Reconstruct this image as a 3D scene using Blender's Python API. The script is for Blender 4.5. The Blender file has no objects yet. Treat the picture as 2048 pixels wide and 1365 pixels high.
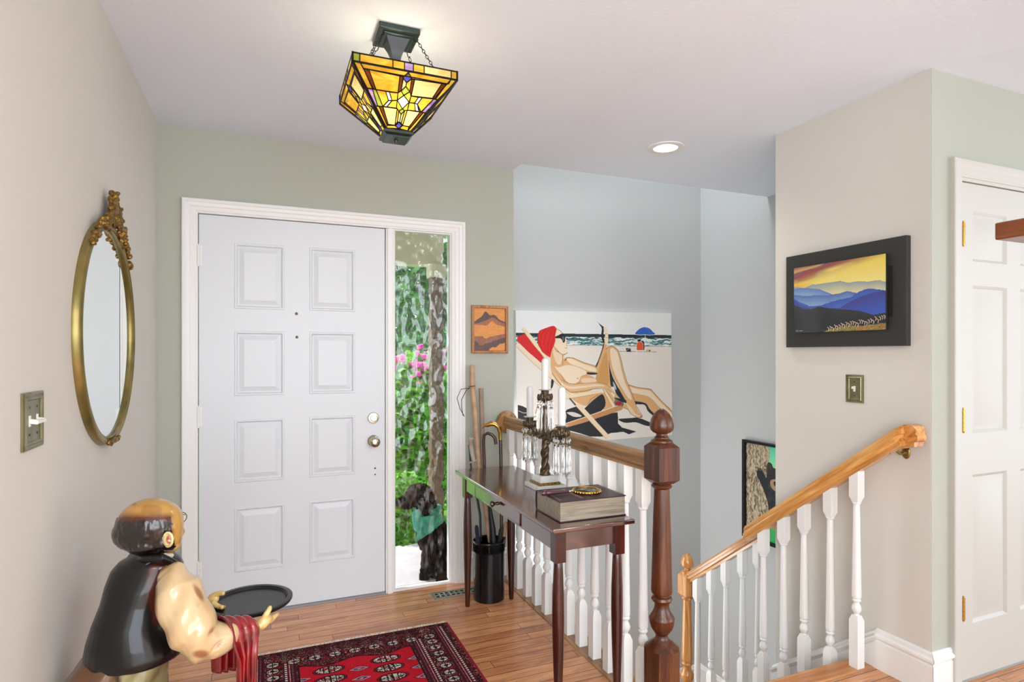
import bpy, bmesh, math, random
import numpy as np
from mathutils import Vector, Matrix, Quaternion
from mathutils.geometry import tessellate_polygon
random.seed(7)
sc = bpy.context.scene
C = sc.collection
PI = math.pi

# ------------------------------------------------------------------ camera, world, lights, exposure
TH = math.radians(22.56); CT, ST = math.cos(TH), math.sin(TH); F = 1189.0; EYE = 1.33; HOR = 709.0
cd = bpy.data.cameras.new('camera'); cam = bpy.data.objects.new('camera', cd); C.objects.link(cam)
cam.location = (0, 0, EYE); cam.rotation_euler = (PI/2, 0, -TH)
cd.sensor_width = 36; cd.lens = F/2048*36; cd.shift_y = (HOR-682.5)/2048; cd.clip_start = .02; cd.clip_end = 200
sc.camera = cam
w = bpy.data.worlds.new('world'); sc.world = w; w.use_nodes = True
w.node_tree.nodes['Background'].inputs[0].default_value = (.84, .92, 1.0, 1)
w.node_tree.nodes['Background'].inputs[1].default_value = 2.1
sc.view_settings.view_transform = 'Standard'; sc.view_settings.look = 'None'
sc.view_settings.exposure = 0.14; sc.view_settings.gamma = 1; sc.view_settings.use_curve_mapping = False
def light(name, kind, loc, rot, energy, color=(1, 1, 1), **kw):
    l = bpy.data.lights.new(name, kind); l.energy = energy; l.color = color
    for k, v in kw.items(): setattr(l, k, v)
    o = bpy.data.objects.new(name, l); C.objects.link(o); o.location = loc; o.rotation_euler = rot
    return o
light('sun', 'SUN', (0, 8, 10), (math.radians(-28), math.radians(-34), 0), 5.0, (1, .95, .88), angle=.02)
# lamp standing in for the living-room windows behind the camera, added fills, daylight of the high stairwell window
light('living_room_window_light', 'AREA', (.4, -3.2, 1.4), (math.radians(90), 0, 0), 148, (.84, .93, 1), shape='RECTANGLE', size=5.0, size_y=2.2)
light('left_fill_light', 'AREA', (-.46, -1.5, 1.35), (0, math.radians(-90), 0), 88, (.84, .93, 1), shape='RECTANGLE', size=1.6, size_y=2.2)  # unseen fill added to brighten the picture wall, balusters and newel
light('landing_fill_light', 'AREA', (1.42, 3.66, -.15), (0, math.radians(-90), 0), 17, (.9, .96, 1), shape='RECTANGLE', size=1.9, size_y=.36)  # unseen fill added low in the stairwell to whiten the lower balusters
for lx, ly in ((.2, -.9), (1.5, -1.1)): light('overhead_fill_light', 'AREA', (lx, ly, 2.43), (0, 0, 0), 16, (1, .96, .92), shape='DISK', size=.5)  # unseen overhead fill added to brighten the side walls
light('right_fill_light', 'AREA', (5.9, -2.4, 1.4), (math.radians(90), 0, math.radians(62)), 46, (.84, .93, 1), shape='RECTANGLE', size=2.6, size_y=1.9)  # unseen fill added from the right rear, reaching the left wall
light('stair_window_light', 'AREA', (2.35, 3.56, 4.07), (0, 0, 0), 30, (.84, .92, 1), shape='RECTANGLE', size=1.7, size_y=.5)

# ------------------------------------------------------------------ pixel rays of the reference frame -> points in the place
def at(u, v, t):
    a = (u-1024)/F
    return Vector((t*(ST+a*CT), t*(CT-a*ST), EYE-t*(v-HOR)/F))
def onY(u, v, Y):
    a = (u-1024)/F; return at(u, v, Y/(CT-a*ST))
def onX(u, v, X):
    a = (u-1024)/F; return at(u, v, X/(ST+a*CT))
def onZ(u, v, Z): return at(u, v, (EYE-Z)*F/(v-HOR))

# ------------------------------------------------------------------ materials
def lin(c):
    if isinstance(c, str): c = [int(c[i:i+2], 16)/255 for i in (0, 2, 4)]
    return tuple((x/12.92 if x <= .04045 else ((x+.055)/1.055)**2.4) for x in c[:3])
class NT:
    def __init__(s, name):
        s.m = bpy.data.materials.new(name); s.m.use_nodes = True; s.t = s.m.node_tree
        s.b = s.t.nodes['Principled BSDF']; s.out = s.t.nodes['Material Output']
    def n(s, ty, ins=None, **kw):
        n = s.t.nodes.new(ty)
        for k, v in kw.items(): setattr(n, k, v)
        for k, v in (ins or {}).items():
            if hasattr(v, 'node'): s.t.links.new(v, n.inputs[k])
            else: n.inputs[k].default_value = v
        return n
    def link(s, a, b): s.t.links.new(a, b)
    def math(s, op, a, b=0., c=None):
        d = {0: a, 1: b}
        if c is not None: d[2] = c
        return s.n('ShaderNodeMath', d, operation=op).outputs[0]
    def ramp(s, fac, stops):
        r = s.n('ShaderNodeValToRGB', {0: fac}); e = r.color_ramp.elements
        while len(e) < len(stops): e.new(.5)
        for i, (p, c) in enumerate(stops): e[i].position = p; e[i].color = (*lin(c), 1)
        return r.outputs[0]
    def bump(s, h, strength=.2, dist=.01):
        s.link(s.n('ShaderNodeBump', {'Height': h, 'Strength': strength, 'Distance': dist}).outputs[0], s.b.inputs['Normal'])
def mat(name, col, rough=.5, metal=0., spec=.5, coat=0., noise=None, bump=None, bscale=60., trans=0., ior=1.45):
    k = NT(name); b = k.b
    b.inputs['Base Color'].default_value = (*lin(col), 1); b.inputs['Roughness'].default_value = rough
    b.inputs['Metallic'].default_value = metal; b.inputs['Specular IOR Level'].default_value = spec
    b.inputs['Coat Weight'].default_value = coat; b.inputs['Coat Roughness'].default_value = .06
    b.inputs['Transmission Weight'].default_value = trans; b.inputs['IOR'].default_value = ior
    if noise or bump:
        tc = k.n('ShaderNodeTexCoord').outputs['Object']
        nz = k.n('ShaderNodeTexNoise', {'Vector': tc, 'Scale': bscale, 'Detail': 3.}).outputs[0]
        if noise: k.link(k.ramp(nz, [(.3, col), (.7, noise)]), b.inputs['Base Color'])
        if bump: k.bump(nz, bump, .004)
    return k.m
def wood(name, c1, c2, c3, rough=.35, axis='z', scale=1., coat=.3, tilt=0.):
    k = NT(name); tc = k.n('ShaderNodeTexCoord').outputs['Object']
    if tilt: tc = k.n('ShaderNodeMapping', {'Vector': tc, 'Rotation': (tilt, 0, 0)}).outputs[0]
    s = {'x': (1.2, 22, 22), 'y': (22, 1.2, 22), 'z': (22, 22, 1.2)}[axis]
    mp = k.n('ShaderNodeMapping', {'Vector': tc, 'Scale': tuple(q*scale for q in s)}).outputs[0]
    n1 = k.n('ShaderNodeTexNoise', {'Vector': mp, 'Scale': 1.6, 'Detail': 5., 'Distortion': .8}).outputs[0]
    mp2 = k.n('ShaderNodeMapping', {'Vector': tc, 'Scale': tuple(q*scale*5 for q in s)}).outputs[0]
    n2 = k.n('ShaderNodeTexNoise', {'Vector': mp2, 'Scale': 2., 'Detail': 3.}).outputs[0]
    f = k.math('ADD', k.math('MULTIPLY', n1, .75), k.math('MULTIPLY', n2, .25))
    k.link(k.ramp(f, [(.34, c1), (.5, c2), (.66, c3)]), k.b.inputs['Base Color'])
    k.b.inputs['Roughness'].default_value = rough; k.b.inputs['Coat Weight'].default_value = coat; k.b.inputs['Coat Roughness'].default_value = .12
    k.bump(n2, .05, .002)
    return k.m
def vcol(name, rough=.5, coat=0., metal=0., bump=0., bscale=300., spec=.5):
    k = NT(name); a = k.n('ShaderNodeAttribute', attribute_name='Col')
    k.link(a.outputs['Color'], k.b.inputs['Base Color']); k.b.inputs['Roughness'].default_value = rough
    k.b.inputs['Coat Weight'].default_value = coat; k.b.inputs['Coat Roughness'].default_value = .08; k.b.inputs['Metallic'].default_value = metal
    k.b.inputs['Specular IOR Level'].default_value = spec
    if bump:
        tc = k.n('ShaderNodeTexCoord').outputs['Object']
        k.bump(k.n('ShaderNodeTexNoise', {'Vector': tc, 'Scale': bscale, 'Detail': 2.}).outputs[0], bump, .003)
    return k.m
def wallpaint(name, col, bs=220., st=.06, rough=.75):
    k = NT(name); tc = k.n('ShaderNodeTexCoord').outputs['Object']
    k.b.inputs['Base Color'].default_value = (*lin(col), 1); k.b.inputs['Roughness'].default_value = rough; k.b.inputs['Specular IOR Level'].default_value = .25
    k.bump(k.n('ShaderNodeTexNoise', {'Vector': tc, 'Scale': bs, 'Detail': 2.}).outputs[0], st, .003)
    return k.m
def emis(name, col, st):
    k = NT(name); e = k.n('ShaderNodeEmission', {0: (*lin(col), 1), 1: st}); k.link(e.outputs[0], k.out.inputs[0]); return k.m
def floor_mat():
    k = NT('oak_strip_floor'); g = k.n('ShaderNodeNewGeometry').outputs['Position']
    s = k.n('ShaderNodeSeparateXYZ', {0: g}); X, Y = s.outputs[0], s.outputs[1]
    row_ = k.math('DIVIDE', Y, .0575); row = k.math('FLOOR', row_); fy = k.math('FRACT', row_)
    rnd = k.n('ShaderNodeTexWhiteNoise', {'W': row}, noise_dimensions='1D').outputs[0]
    xs = k.math('DIVIDE', k.math('ADD', X, k.math('MULTIPLY', rnd, 7.3)), .78); ix = k.math('FLOOR', xs); fx = k.math('FRACT', xs)
    cv = k.n('ShaderNodeCombineXYZ', {0: row, 1: ix}).outputs[0]
    pr = k.n('ShaderNodeTexWhiteNoise', {'Vector': cv}, noise_dimensions='2D').outputs[0]
    off = k.n('ShaderNodeCombineXYZ', {0: k.math('MULTIPLY', pr, 40.), 1: k.math('MULTIPLY', pr, 17.)}).outputs[0]
    p2 = k.n('ShaderNodeVectorMath', {0: g, 1: off}, operation='ADD').outputs[0]
    mp = k.n('ShaderNodeMapping', {'Vector': p2, 'Scale': (3., 42., 1.)}).outputs[0]
    n1 = k.n('ShaderNodeTexNoise', {'Vector': mp, 'Scale': 1.5, 'Detail': 5., 'Distortion': 1.2}).outputs[0]
    f = k.math('ADD', k.math('MULTIPLY', n1, .85), k.math('MULTIPLY', k.math('SUBTRACT', pr, .5), .24))
    col = k.ramp(f, [(.18, '9c5c36'), (.42, 'ca8858'), (.62, 'dc9e6c'), (.85, 'e8b482')])
    e1 = k.math('LESS_THAN', k.math('MINIMUM', fy, k.math('SUBTRACT', 1., fy)), .032)
    e2 = k.math('LESS_THAN', k.math('MINIMUM', fx, k.math('SUBTRACT', 1., fx)), .0018)
    e = k.math('MAXIMUM', e1, e2)
    mx = k.n('ShaderNodeMix', {0: k.math('MULTIPLY', e, .85), 6: col, 7: (*lin('43210f'), 1)}, data_type='RGBA').outputs[2]
    k.link(mx, k.b.inputs['Base Color']); k.b.inputs['Roughness'].default_value = .3
    k.b.inputs['Coat Weight'].default_value = .25; k.b.inputs['Coat Roughness'].default_value = .15
    k.bump(k.math('SUBTRACT', k.math('MULTIPLY', n1, .15), e), .12, .002)
    return k.m
M = {}
M['wall'] = wallpaint('greige_wall_paint', 'd8d4cc')
M['wall_shaded'] = wallpaint('greige_wall_paint_shaded', 'b3b5a9')  # same greige paint; shade on camera-facing walls is put into this greener colour
M['wall_s'] = wallpaint('stairwell_wall_paint', 'bfc0be')
M['ceil'] = wallpaint('white_stipple_ceiling', 'e9f2fd', 90., .35, .9)
M['trim'] = mat('white_trim_paint', 'ecebe8', .35)
M['door'] = mat('white_door_paint', 'dcdfe3', .38)
M['cdoor'] = mat('ivory_door_paint', 'c8c6be', .42)
M['floor'] = floor_mat()
M['oak_d'] = wood('dark_stained_oak', '240d03', '4c220a', '6c3c16', .34, 'z', 1., .15)
M['oak_r'] = wood('brown_oak_rail', '64401c', '966630', 'bc8c4c', .3, 'y', 1., .4)
M['oak_l'] = wood('golden_oak', 'a5642a', 'cb8a48', 'e2ab6c', .25, 'y', 1., .5)
M['oak_ls'] = wood('golden_oak_rail', 'a5642a', 'cf9048', 'e6b26c', .22, 'y', 1., .5, tilt=math.atan(.753))
M['oak_lz'] = wood('golden_oak_post', 'a5642a', 'cb8a48', 'e2ab6c', .25, 'z', 1., .5)
M['tread'] = wood('oak_tread', '9c5526', 'bd7840', 'd19458', .25, 'x', .7, .4)
M['mahog'] = wood('mahogany', '2c0e08', '451a10', '5e2818', .22, 'y', .6, 1.)
M['mahog'].node_tree.nodes['Principled BSDF'].inputs['Coat IOR'].default_value = 2.1
M['mahogz'] = wood('mahogany_leg', '2a0d08', '3d160e', '531f14', .25, 'z', .6, .4)
M['bronze'] = mat('dark_bronze', '4a4238', .4, .8, noise='6c5a40', bump=.3, bscale=80)
M['dmetal'] = mat('dark_lamp_metal', '3a3a3c', .35, .7)
M['verdi'] = mat('pewter_lamp_metal', '424e4c', .3, .8)
M['lead'] = mat('lead_came', '1c1512', .4, .6)
M['brass'] = mat('aged_brass', 'a08a50', .3, .9, noise='7c6a3c', bscale=30)
M['brassb'] = mat('bright_brass', 'c89a4c', .22, .95)
M['gold'] = mat('antique_gold', 'a5803c', .35, .75, noise='5a431e', bump=.5, bscale=120)
M['gframe'] = mat('antique_gold_frame', '9a8650', .32, .7, noise='6f6a3c', bscale=14)
M['plate'] = mat('brass_switch_plate', '8f8a68', .35, .7, noise='6e6a4c', bscale=25)
M['chrome'] = mat('satin_nickel', 'c4bca8', .18, .95)
M['mirror'] = mat('mirror_glass', 'e9efec', .01, 1.)
M['white'] = mat('white_plastic', 'ecebe4', .35)
M['wax'] = mat('white_wax', 'e2e2de', .4, spec=.4)
M['black'] = mat('black_enamel', '0d0d0e', .22)
M['blackm'] = mat('matte_black', '141414', .5)
M['frameb'] = mat('charcoal_mat_board', '33332f', .5)
M['marble'] = mat('white_marble', 'e6e4df', .25, noise='c9c6c0', bscale=9)
M['glass'] = mat('crystal_glass', 'ffffff', .01, trans=1., ior=1.5)
M['page'] = wood('gilt_page_edges', '756b5c', '8c8270', '9e9480', .4, 'x', 3., 0)
M['cover'] = mat('maroon_book_cover', '3a1c26', .4, noise='2c1722', bscale=40)
M['gilt'] = mat('gilt_lettering', 'cfc0a0', .4, .4)
M['light'] = emis('downlight_diffuser', 'ffffff', 6.)
M['concrete'] = mat('porch_concrete', 'cfcbd2', .8, noise='bdb8c0', bscale=8)
M['siding'] = mat('cream_siding', 'e0d6c0', .7)
M['brown'] = mat('brown_porch_post', '6f5a48', .6)
M['leaf'] = mat('leaf_green', '38941c', .8, noise='84cc30', bscale=5)
M['leafd'] = mat('dark_leaf_green', '1e5e18', .8, noise='3c8428', bscale=6)
M['pink'] = mat('pink_petals', 'f050b0', .6)
M['lawn'] = mat('lawn_green', '6ea83a', .8, noise='4c8428', bscale=12)
M['cord'] = mat('dark_leather_cord', '3a2c24', .6)
M['skin_r'] = vcol('glossy_painted_resin', .3, .7)
M['vest_r'] = vcol('satin_black_resin', .32, .3, spec=.35)
M['paint'] = vcol('painted_canvas', .6, bump=.05, bscale=500)
M['photo'] = vcol('glossy_photo_print', .25, .3)
M['inlay'] = vcol('inlaid_wood_veneer', .35, .3)
M['rug'] = vcol('wool_rug_pile', .95, bump=.5, bscale=900, spec=.1)
M['fringe'] = mat('cotton_fringe', 'eee8de', .9)
M['redge'] = mat('red_wool_edge', '8a2432', .9)

# ------------------------------------------------------------------ mesh building
MAT = {}
def rotz(a): return Matrix.Rotation(a, 4, 'Z')
class MB:
    def __init__(s, xf=None): s.v = []; s.f = []; s.m = []; s.mi = 0; s.xf = xf
    def add(s, vs, fs):
        o = len(s.v)
        for p in vs:
            p = Vector(p); s.v.append(s.xf @ p if s.xf is not None else p)
        for f in fs: s.f.append([i+o for i in f]); s.m.append(s.mi)
        return s
    def box(s, x0, x1, y0, y1, z0, z1):
        return s.add([(x, y, z) for x in (x0, x1) for y in (y0, y1) for z in (z0, z1)],
                     [(0, 1, 3, 2), (4, 6, 7, 5), (0, 4, 5, 1), (2, 3, 7, 6), (0, 2, 6, 4), (1, 5, 7, 3)])
    def beam(s, a, b, wd, ht, up=(0, 0, 1)):
        a, b = Vector(a), Vector(b); d = (b-a).normalized(); up = Vector(up)
        r = d.cross(up).normalized(); u = r.cross(d)
        vs = [p+r*i*wd/2+u*j*ht/2 for p in (a, b) for i, j in ((-1, -1), (1, -1), (1, 1), (-1, 1))]
        return s.add(vs, [(3, 2, 1, 0), (4, 5, 6, 7), (0, 1, 5, 4), (1, 2, 6, 5), (2, 3, 7, 6), (3, 0, 4, 7)])
    def lathe(s, prof, c=(0, 0, 0), n=28, axis='z', square=False, ph=0):
        c = Vector(c); vs = []
        if square: n = 4; ph = PI/4
        for r, z in prof:
            rr = r*math.sqrt(2) if square else r
            for k in range(n):
                a = 2*PI*k/n+ph; x, y = rr*math.cos(a), rr*math.sin(a)
                p = {'z': (x, y, z), 'y': (x, -z, y), 'x': (z, x, y)}[axis]
                vs.append(c+Vector(p))
        fs = []
        for i in range(len(prof)-1):
            for k in range(n):
                a, b = i*n+k, i*n+(k+1) % n; fs.append((a, b, b+n, a+n))
        fs.append(list(range(n))[::-1]); m = (len(prof)-1)*n; fs.append([m+k for k in range(n)])
        return s.add(vs, fs)
    def tube(s, pts, rad, n=12, flat=1., caps=True, closed=False):
        pts = [Vector(p) for p in pts]; m = len(pts)
        if not hasattr(rad, '__len__'): rad = [rad]*m
        vs = []; ref = None
        for i, p in enumerate(pts):
            if closed: d = pts[(i+1) % m]-pts[i-1]
            else: d = pts[min(i+1, m-1)]-pts[max(i-1, 0)]
            d.normalize()
            if ref is None:
                ref = Vector((0, 0, 1)) if abs(d.z) < .9 else Vector((1, 0, 0))
            r = (ref-d*ref.dot(d)).normalized(); ref = r; b = d.cross(r)
            for k in range(n):
                a = 2*PI*k/n; vs.append(p+(r*math.cos(a)*flat+b*math.sin(a))*rad[i])
        fs = []
        for i in range(m if closed else m-1):
            for k in range(n):
                a, b = i*n+k, i*n+(k+1) % n; c_, d_ = ((i+1) % m)*n+(k+1) % n, ((i+1) % m)*n+k
                fs.append((a, b, c_, d_))
        if caps and not closed: fs.append(list(range(n))[::-1]); fs.append([(m-1)*n+k for k in range(n)])
        return s.add(vs, fs)
    def ball(s, c, r, n=16, R=None):
        if not hasattr(r, '__len__'): r = (r, r, r)
        c = Vector(c); vs = [(0, 0, -1)]; h = n//2
        for i in range(1, h):
            ph = -PI/2+PI*i/h
            for k in range(n): vs.append((math.cos(ph)*math.cos(2*PI*k/n), math.cos(ph)*math.sin(2*PI*k/n), math.sin(ph)))
        vs.append((0, 0, 1)); out = []
        for p in vs:
            q = Vector((p[0]*r[0], p[1]*r[1], p[2]*r[2]))
            if R is not None: q = R @ q
            out.append(c+q)
        fs = [(0, 1+(k+1) % n, 1+k) for k in range(n)]
        for i in range(h-2):
            for k in range(n):
                a, b = 1+i*n+k, 1+i*n+(k+1) % n; fs.append((a, b, b+n, a+n))
        t = len(vs)-1; q = 1+(h-2)*n
        fs += [(q+k, q+(k+1) % n, t) for k in range(n)]
        return s.add(out, fs)
    def prism(s, poly, d0, d1, plane='xz'):
        """2-D outline (may be concave) given thickness from d0 to d1 along the third axis"""
        def P(x, y, d): return {'xz': (x, d, y), 'xy': (x, y, d), 'yz': (d, x, y)}[plane]
        n = len(poly); vs = [P(x, y, d0) for x, y in poly]+[P(x, y, d1) for x, y in poly]
        tri = tessellate_polygon([[Vector((x, y, 0)) for x, y in poly]])
        fs = [tuple(t) for t in tri]+[tuple(i+n for i in t[::-1]) for t in tri]
        fs += [(i, (i+1) % n, (i+1) % n+n, i+n) for i in range(n)]
        return s.add(vs, fs)
    def molding(s, x0, x1, z0, z1, prof, closed=False, y=0):
        """mitred moulding round an opening; prof = (distance in from the outer edge, height out of the wall)"""
        vs = []
        for d, h in prof:
            if closed: path = [(x0+d, z0+d), (x0+d, z1-d), (x1-d, z1-d), (x1-d, z0+d)]
            else: path = [(x0+d, z0), (x0+d, z1-d), (x1-d, z1-d), (x1-d, z0)]
            vs += [(px, y-h, pz) for px, pz in path]
        fs = []; np_ = len(prof)
        for i in range(np_):
            j = (i+1) % np_
            for k in range(4 if closed else 3):
                l = (k+1) % 4; fs.append((i*4+k, i*4+l, j*4+l, j*4+k))
        if not closed: fs.append([i*4 for i in range(np_)]); fs.append([i*4+3 for i in range(np_)][::-1])
        return s.add(vs, fs)
    def mesh(s, name, mats, sharp=35, inv=None):
        me = bpy.data.meshes.new(name)
        vs = [inv @ p for p in s.v] if inv is not None else s.v
        me.from_pydata([tuple(p) for p in vs], [], s.f)
        mats = mats if isinstance(mats, (list, tuple)) else [mats]
        for m in mats: me.materials.append(M[m] if isinstance(m, str) else m)
        me.polygons.foreach_set('material_index', s.m)
        bm = bmesh.new(); bm.from_mesh(me); bmesh.ops.recalc_face_normals(bm, faces=bm.faces)
        for f in bm.faces: f.smooth = True
        for e in bm.edges:
            if len(e.link_faces) == 2 and e.calc_face_angle(0) > math.radians(sharp): e.smooth = False
        bm.to_mesh(me); bm.free(); me.update()
        return me
    def build(s, name, mats, parent=None, local=False, bevel=None, sharp=35):
        inv = None; loc = None
        if parent is not None and not local and parent.name in MAT: inv = MAT[parent.name].inverted()
        if parent is None and not local:
            lo = [min(p[i] for p in s.v) for i in range(3)]; hi = [max(p[i] for p in s.v) for i in range(3)]
            loc = Vector(((lo[0]+hi[0])/2, (lo[1]+hi[1])/2, lo[2])); inv = Matrix.Translation(-loc)
        o = bpy.data.objects.new(name, s.mesh(name, mats, sharp, inv)); C.objects.link(o); o.parent = parent
        if parent is not None and parent.name in MAT: MAT[o.name] = MAT[parent.name]
        if loc is not None: o.location = loc; MAT[o.name] = Matrix.Translation(loc)
        if bevel:
            b = o.modifiers.new('bevel', 'BEVEL'); b.width = bevel; b.segments = 2; b.limit_method = 'ANGLE'; b.angle_limit = math.radians(40); b.harden_normals = False
        return o
def tag(o, label, cat, group=None):
    o['label'] = label; o['category'] = cat
    if group: o['group'] = group
    return o
def thing(name, label, cat, loc=(0, 0, 0), rz=0, group=None):
    o = bpy.data.objects.new(name, None); C.objects.link(o); o.location = loc; o.rotation_euler = (0, 0, rz)
    MAT[o.name] = Matrix.Translation(Vector(loc)) @ rotz(rz)
    o.empty_display_size = .05
    return tag(o, label, cat, group)
def struct(o): o['kind'] = 'structure'; return o
def lab(o, l): o['label'] = l; return o

# voxel-fused organic solids
def fuse(name, mb, vox, smooth, mats, parent=None, colfn=None, noise=None, keep=None):
    me = mb.mesh(name+'_src', mats); ob = bpy.data.objects.new('tmp', me); C.objects.link(ob)
    r = ob.modifiers.new('r', 'REMESH'); r.mode = 'VOXEL'; r.voxel_size = vox; r.use_smooth_shade = True
    if smooth: q = ob.modifiers.new('s', 'SMOOTH'); q.iterations = smooth; q.factor = .5
    dg = bpy.context.evaluated_depsgraph_get(); me2 = bpy.data.meshes.new_from_object(ob.evaluated_get(dg))
    bpy.data.objects.remove(ob); bpy.data.meshes.remove(me)
    me2.name = name
    if keep is not None:
        n = len(me2.vertices); co = np.empty(n*3, 'f'); me2.vertices.foreach_get('co', co); kp = keep(co.reshape(-1, 3))
        bm = bmesh.new(); bm.from_mesh(me2); bmesh.ops.delete(bm, geom=[v for v in bm.verts if not kp[v.index]], context='VERTS'); bm.to_mesh(me2); bm.free()
    n = len(me2.vertices); co = np.empty(n*3, 'f'); me2.vertices.foreach_get('co', co); co = co.reshape(-1, 3)
    if noise is not None:
        nr = np.empty(n*3, 'f'); me2.vertices.foreach_get('normal', nr); co = co+nr.reshape(-1, 3)*noise(co)[:, None]
    if colfn is not None:
        col = colfn(co); at_ = me2.color_attributes.new('Col', 'FLOAT_COLOR', 'POINT')
        at_.data.foreach_set('color', np.concatenate([col, np.ones((n, 1))], 1).astype('f').ravel())
    if parent is not None and parent.name in MAT: inv = np.array(MAT[parent.name].inverted()); loc = None
    else:
        loc = Vector(((co[:, 0].min()+co[:, 0].max())/2, (co[:, 1].min()+co[:, 1].max())/2, co[:, 2].min())); inv = np.array(Matrix.Translation(-loc))
    co = co @ inv[:3, :3].T+inv[:3, 3]
    me2.vertices.foreach_set('co', co.astype('f').ravel()); me2.materials.clear()
    for m in (mats if isinstance(mats, (list, tuple)) else [mats]): me2.materials.append(M[m])
    me2.polygons.foreach_set('use_smooth', np.ones(len(me2.polygons), bool)); me2.update()
    o = bpy.data.objects.new(name, me2); C.objects.link(o); o.parent = parent
    if loc is not None: o.location = loc; MAT[o.name] = Matrix.Translation(loc)
    elif parent.name in MAT: MAT[o.name] = MAT[parent.name]
    return o
def npl(c): return np.array(lin(c))
def sstep(a, b, x): t = np.clip((x-a)/(b-a), 0, 1); return t*t*(3-2*t)
def vnoise(p, s, seed=0):
    """smooth value noise for n x 2 or n x 3 points"""
    p = p*s; i = np.floor(p).astype(np.int64); f = p-i; f = f*f*(3-2*f); D = p.shape[1]; out = 0
    for c in range(2**D):
        o = [(c >> d) & 1 for d in range(D)]; h = np.full(len(p), seed*7919, np.int64)
        wt = 1
        for d in range(D):
            h = (h*73856093) ^ ((i[:, d]+o[d])*[19349663, 83492791, 49979687][d]); wt = wt*(f[:, d] if o[d] else 1-f[:, d])
        h = (h ^ (h >> 13))*1274126177; h = (h ^ (h >> 16)) & 0xffff
        out = out+wt*h/65535.
    return out

# pictures: raster painted in python, carried by a fine vertex-coloured grid
class Pic:
    def __init__(s, W, H, nx, ny, quad=None):
        s.W, s.H, s.nx, s.ny = W, H, nx, ny
        gx, gy = np.meshgrid((np.arange(nx)+.5)/nx, (np.arange(ny)+.5)/ny); s.g = np.stack([gx.ravel(), gy.ravel()], 1)
        s.c = np.zeros((nx*ny, 3))
        if quad is not None:      # grid points expressed in the tracing frame whose corners TL TR BR BL are given
            A = []; B = []
            for (x, y), (X, Y) in zip([(0, 0), (1, 0), (1, 1), (0, 1)], quad):
                A += [[x, y, 1, 0, 0, 0, -x*X, -y*X], [0, 0, 0, x, y, 1, -x*Y, -y*Y]]; B += [X, Y]
            h = np.append(np.linalg.solve(np.array(A, float), np.array(B, float)), 1).reshape(3, 3)
            q = np.c_[s.g, np.ones(len(s.g))] @ h.T; s.p = q[:, :2]/q[:, 2:]
        else: s.p = s.g*[W, H]
    def put(s, a, col):
        if isinstance(col, str): col = npl(col)
        s.c = s.c*(1-a[:, None])+a[:, None]*col
    def inside(s, poly):
        x, y = s.p[:, 0], s.p[:, 1]; r = np.zeros(len(x), bool); n = len(poly)
        for i in range(n):
            x1, y1 = poly[i]; x2, y2 = poly[i-1]
            if y1 == y2: continue
            r ^= ((y1 > y) != (y2 > y)) & (x < (x2-x1)*(y-y1)/(y2-y1)+x1)
        return r
    def poly(s, pts, col, smooth=True, a=1.):
        if smooth:
            n = len(pts); out = []
            for i in range(n):
                p0, p1, p2, p3 = [np.array(pts[(i+j) % n], float) for j in (-1, 0, 1, 2)]
                for t in (0, .25, .5, .75): out.append(tuple(.5*((2*p1)+(-p0+p2)*t+(2*p0-5*p1+4*p2-p3)*t*t+(-p0+3*p1-3*p2+p3)*t**3)))
            pts = out
        s.put(s.inside(pts)*a, col)
    def line(s, pts, wd, col, a=1.):
        d = np.full(len(s.p), 1e9)
        for i in range(len(pts)-1):
            A = np.array(pts[i], float); Bv = np.array(pts[i+1], float)-A
            t = np.clip(((s.p-A) @ Bv)/(Bv @ Bv), 0, 1); d = np.minimum(d, np.linalg.norm(s.p-A-t[:, None]*Bv, axis=1))
        s.put(np.clip((wd/2+.5-d), 0, 1)*a, col)
    def ell(s, c, rx, ry, col, a=1.):
        s.put(((((s.p[:, 0]-c[0])/rx)**2+((s.p[:, 1]-c[1])/ry)**2) < 1)*a, col)
    def build(s, name, parent, m, y=0., thick=.02, edge='f0efe8', x0=None, z0=0., flat=False):
        """grid in local x,z facing -y; with a solid body behind. flat: lies in the xy plane facing up"""
        nx, ny = s.nx+1, s.ny+1; x0 = -s.W/2 if x0 is None else x0
        gx, gz = np.meshgrid(np.linspace(0, s.W, nx)+x0, np.linspace(s.H, 0, ny)+z0); n = nx*ny
        co = np.stack([gx.ravel(), gz.ravel(), np.full(n, y)], 1) if flat else np.stack([gx.ravel(), np.full(n, y), gz.ravel()], 1)
        i = np.arange(n).reshape(ny, nx); q = np.stack([i[1:, :-1], i[1:, 1:], i[:-1, 1:], i[:-1, :-1]], -1).reshape(-1, 4)
        ring = np.concatenate([i[0, :-1], i[:-1, -1], i[-1, :0:-1], i[:0:-1, 0]]); back = co[ring].copy(); back[:, 2 if flat else 1] += -thick if flat else thick
        co = np.concatenate([co, back]); k = len(ring); bi = n+np.arange(k)
        side = np.stack([ring, np.roll(ring, -1), np.roll(bi, -1), bi], 1)
        faces = [tuple(f) for f in np.concatenate([q, side])]+[tuple(int(b) for b in bi)]
        me = bpy.data.meshes.new(name); me.from_pydata(co.tolist(), [], [tuple(map(int, f)) for f in faces]); me.materials.append(M[m])
        ca = me.color_attributes.new('Col', 'FLOAT_COLOR', 'CORNER')
        nl = len(me.loops); cols = np.tile(np.r_[npl(edge), 1.], (nl, 1)); cols[:len(q)*4, :3] = np.repeat(s.c, 4, 0)
        ca.data.foreach_set('color', cols.astype('f').ravel()); me.update()
        o = bpy.data.objects.new(name, me); C.objects.link(o); o.parent = parent
        return o

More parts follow.
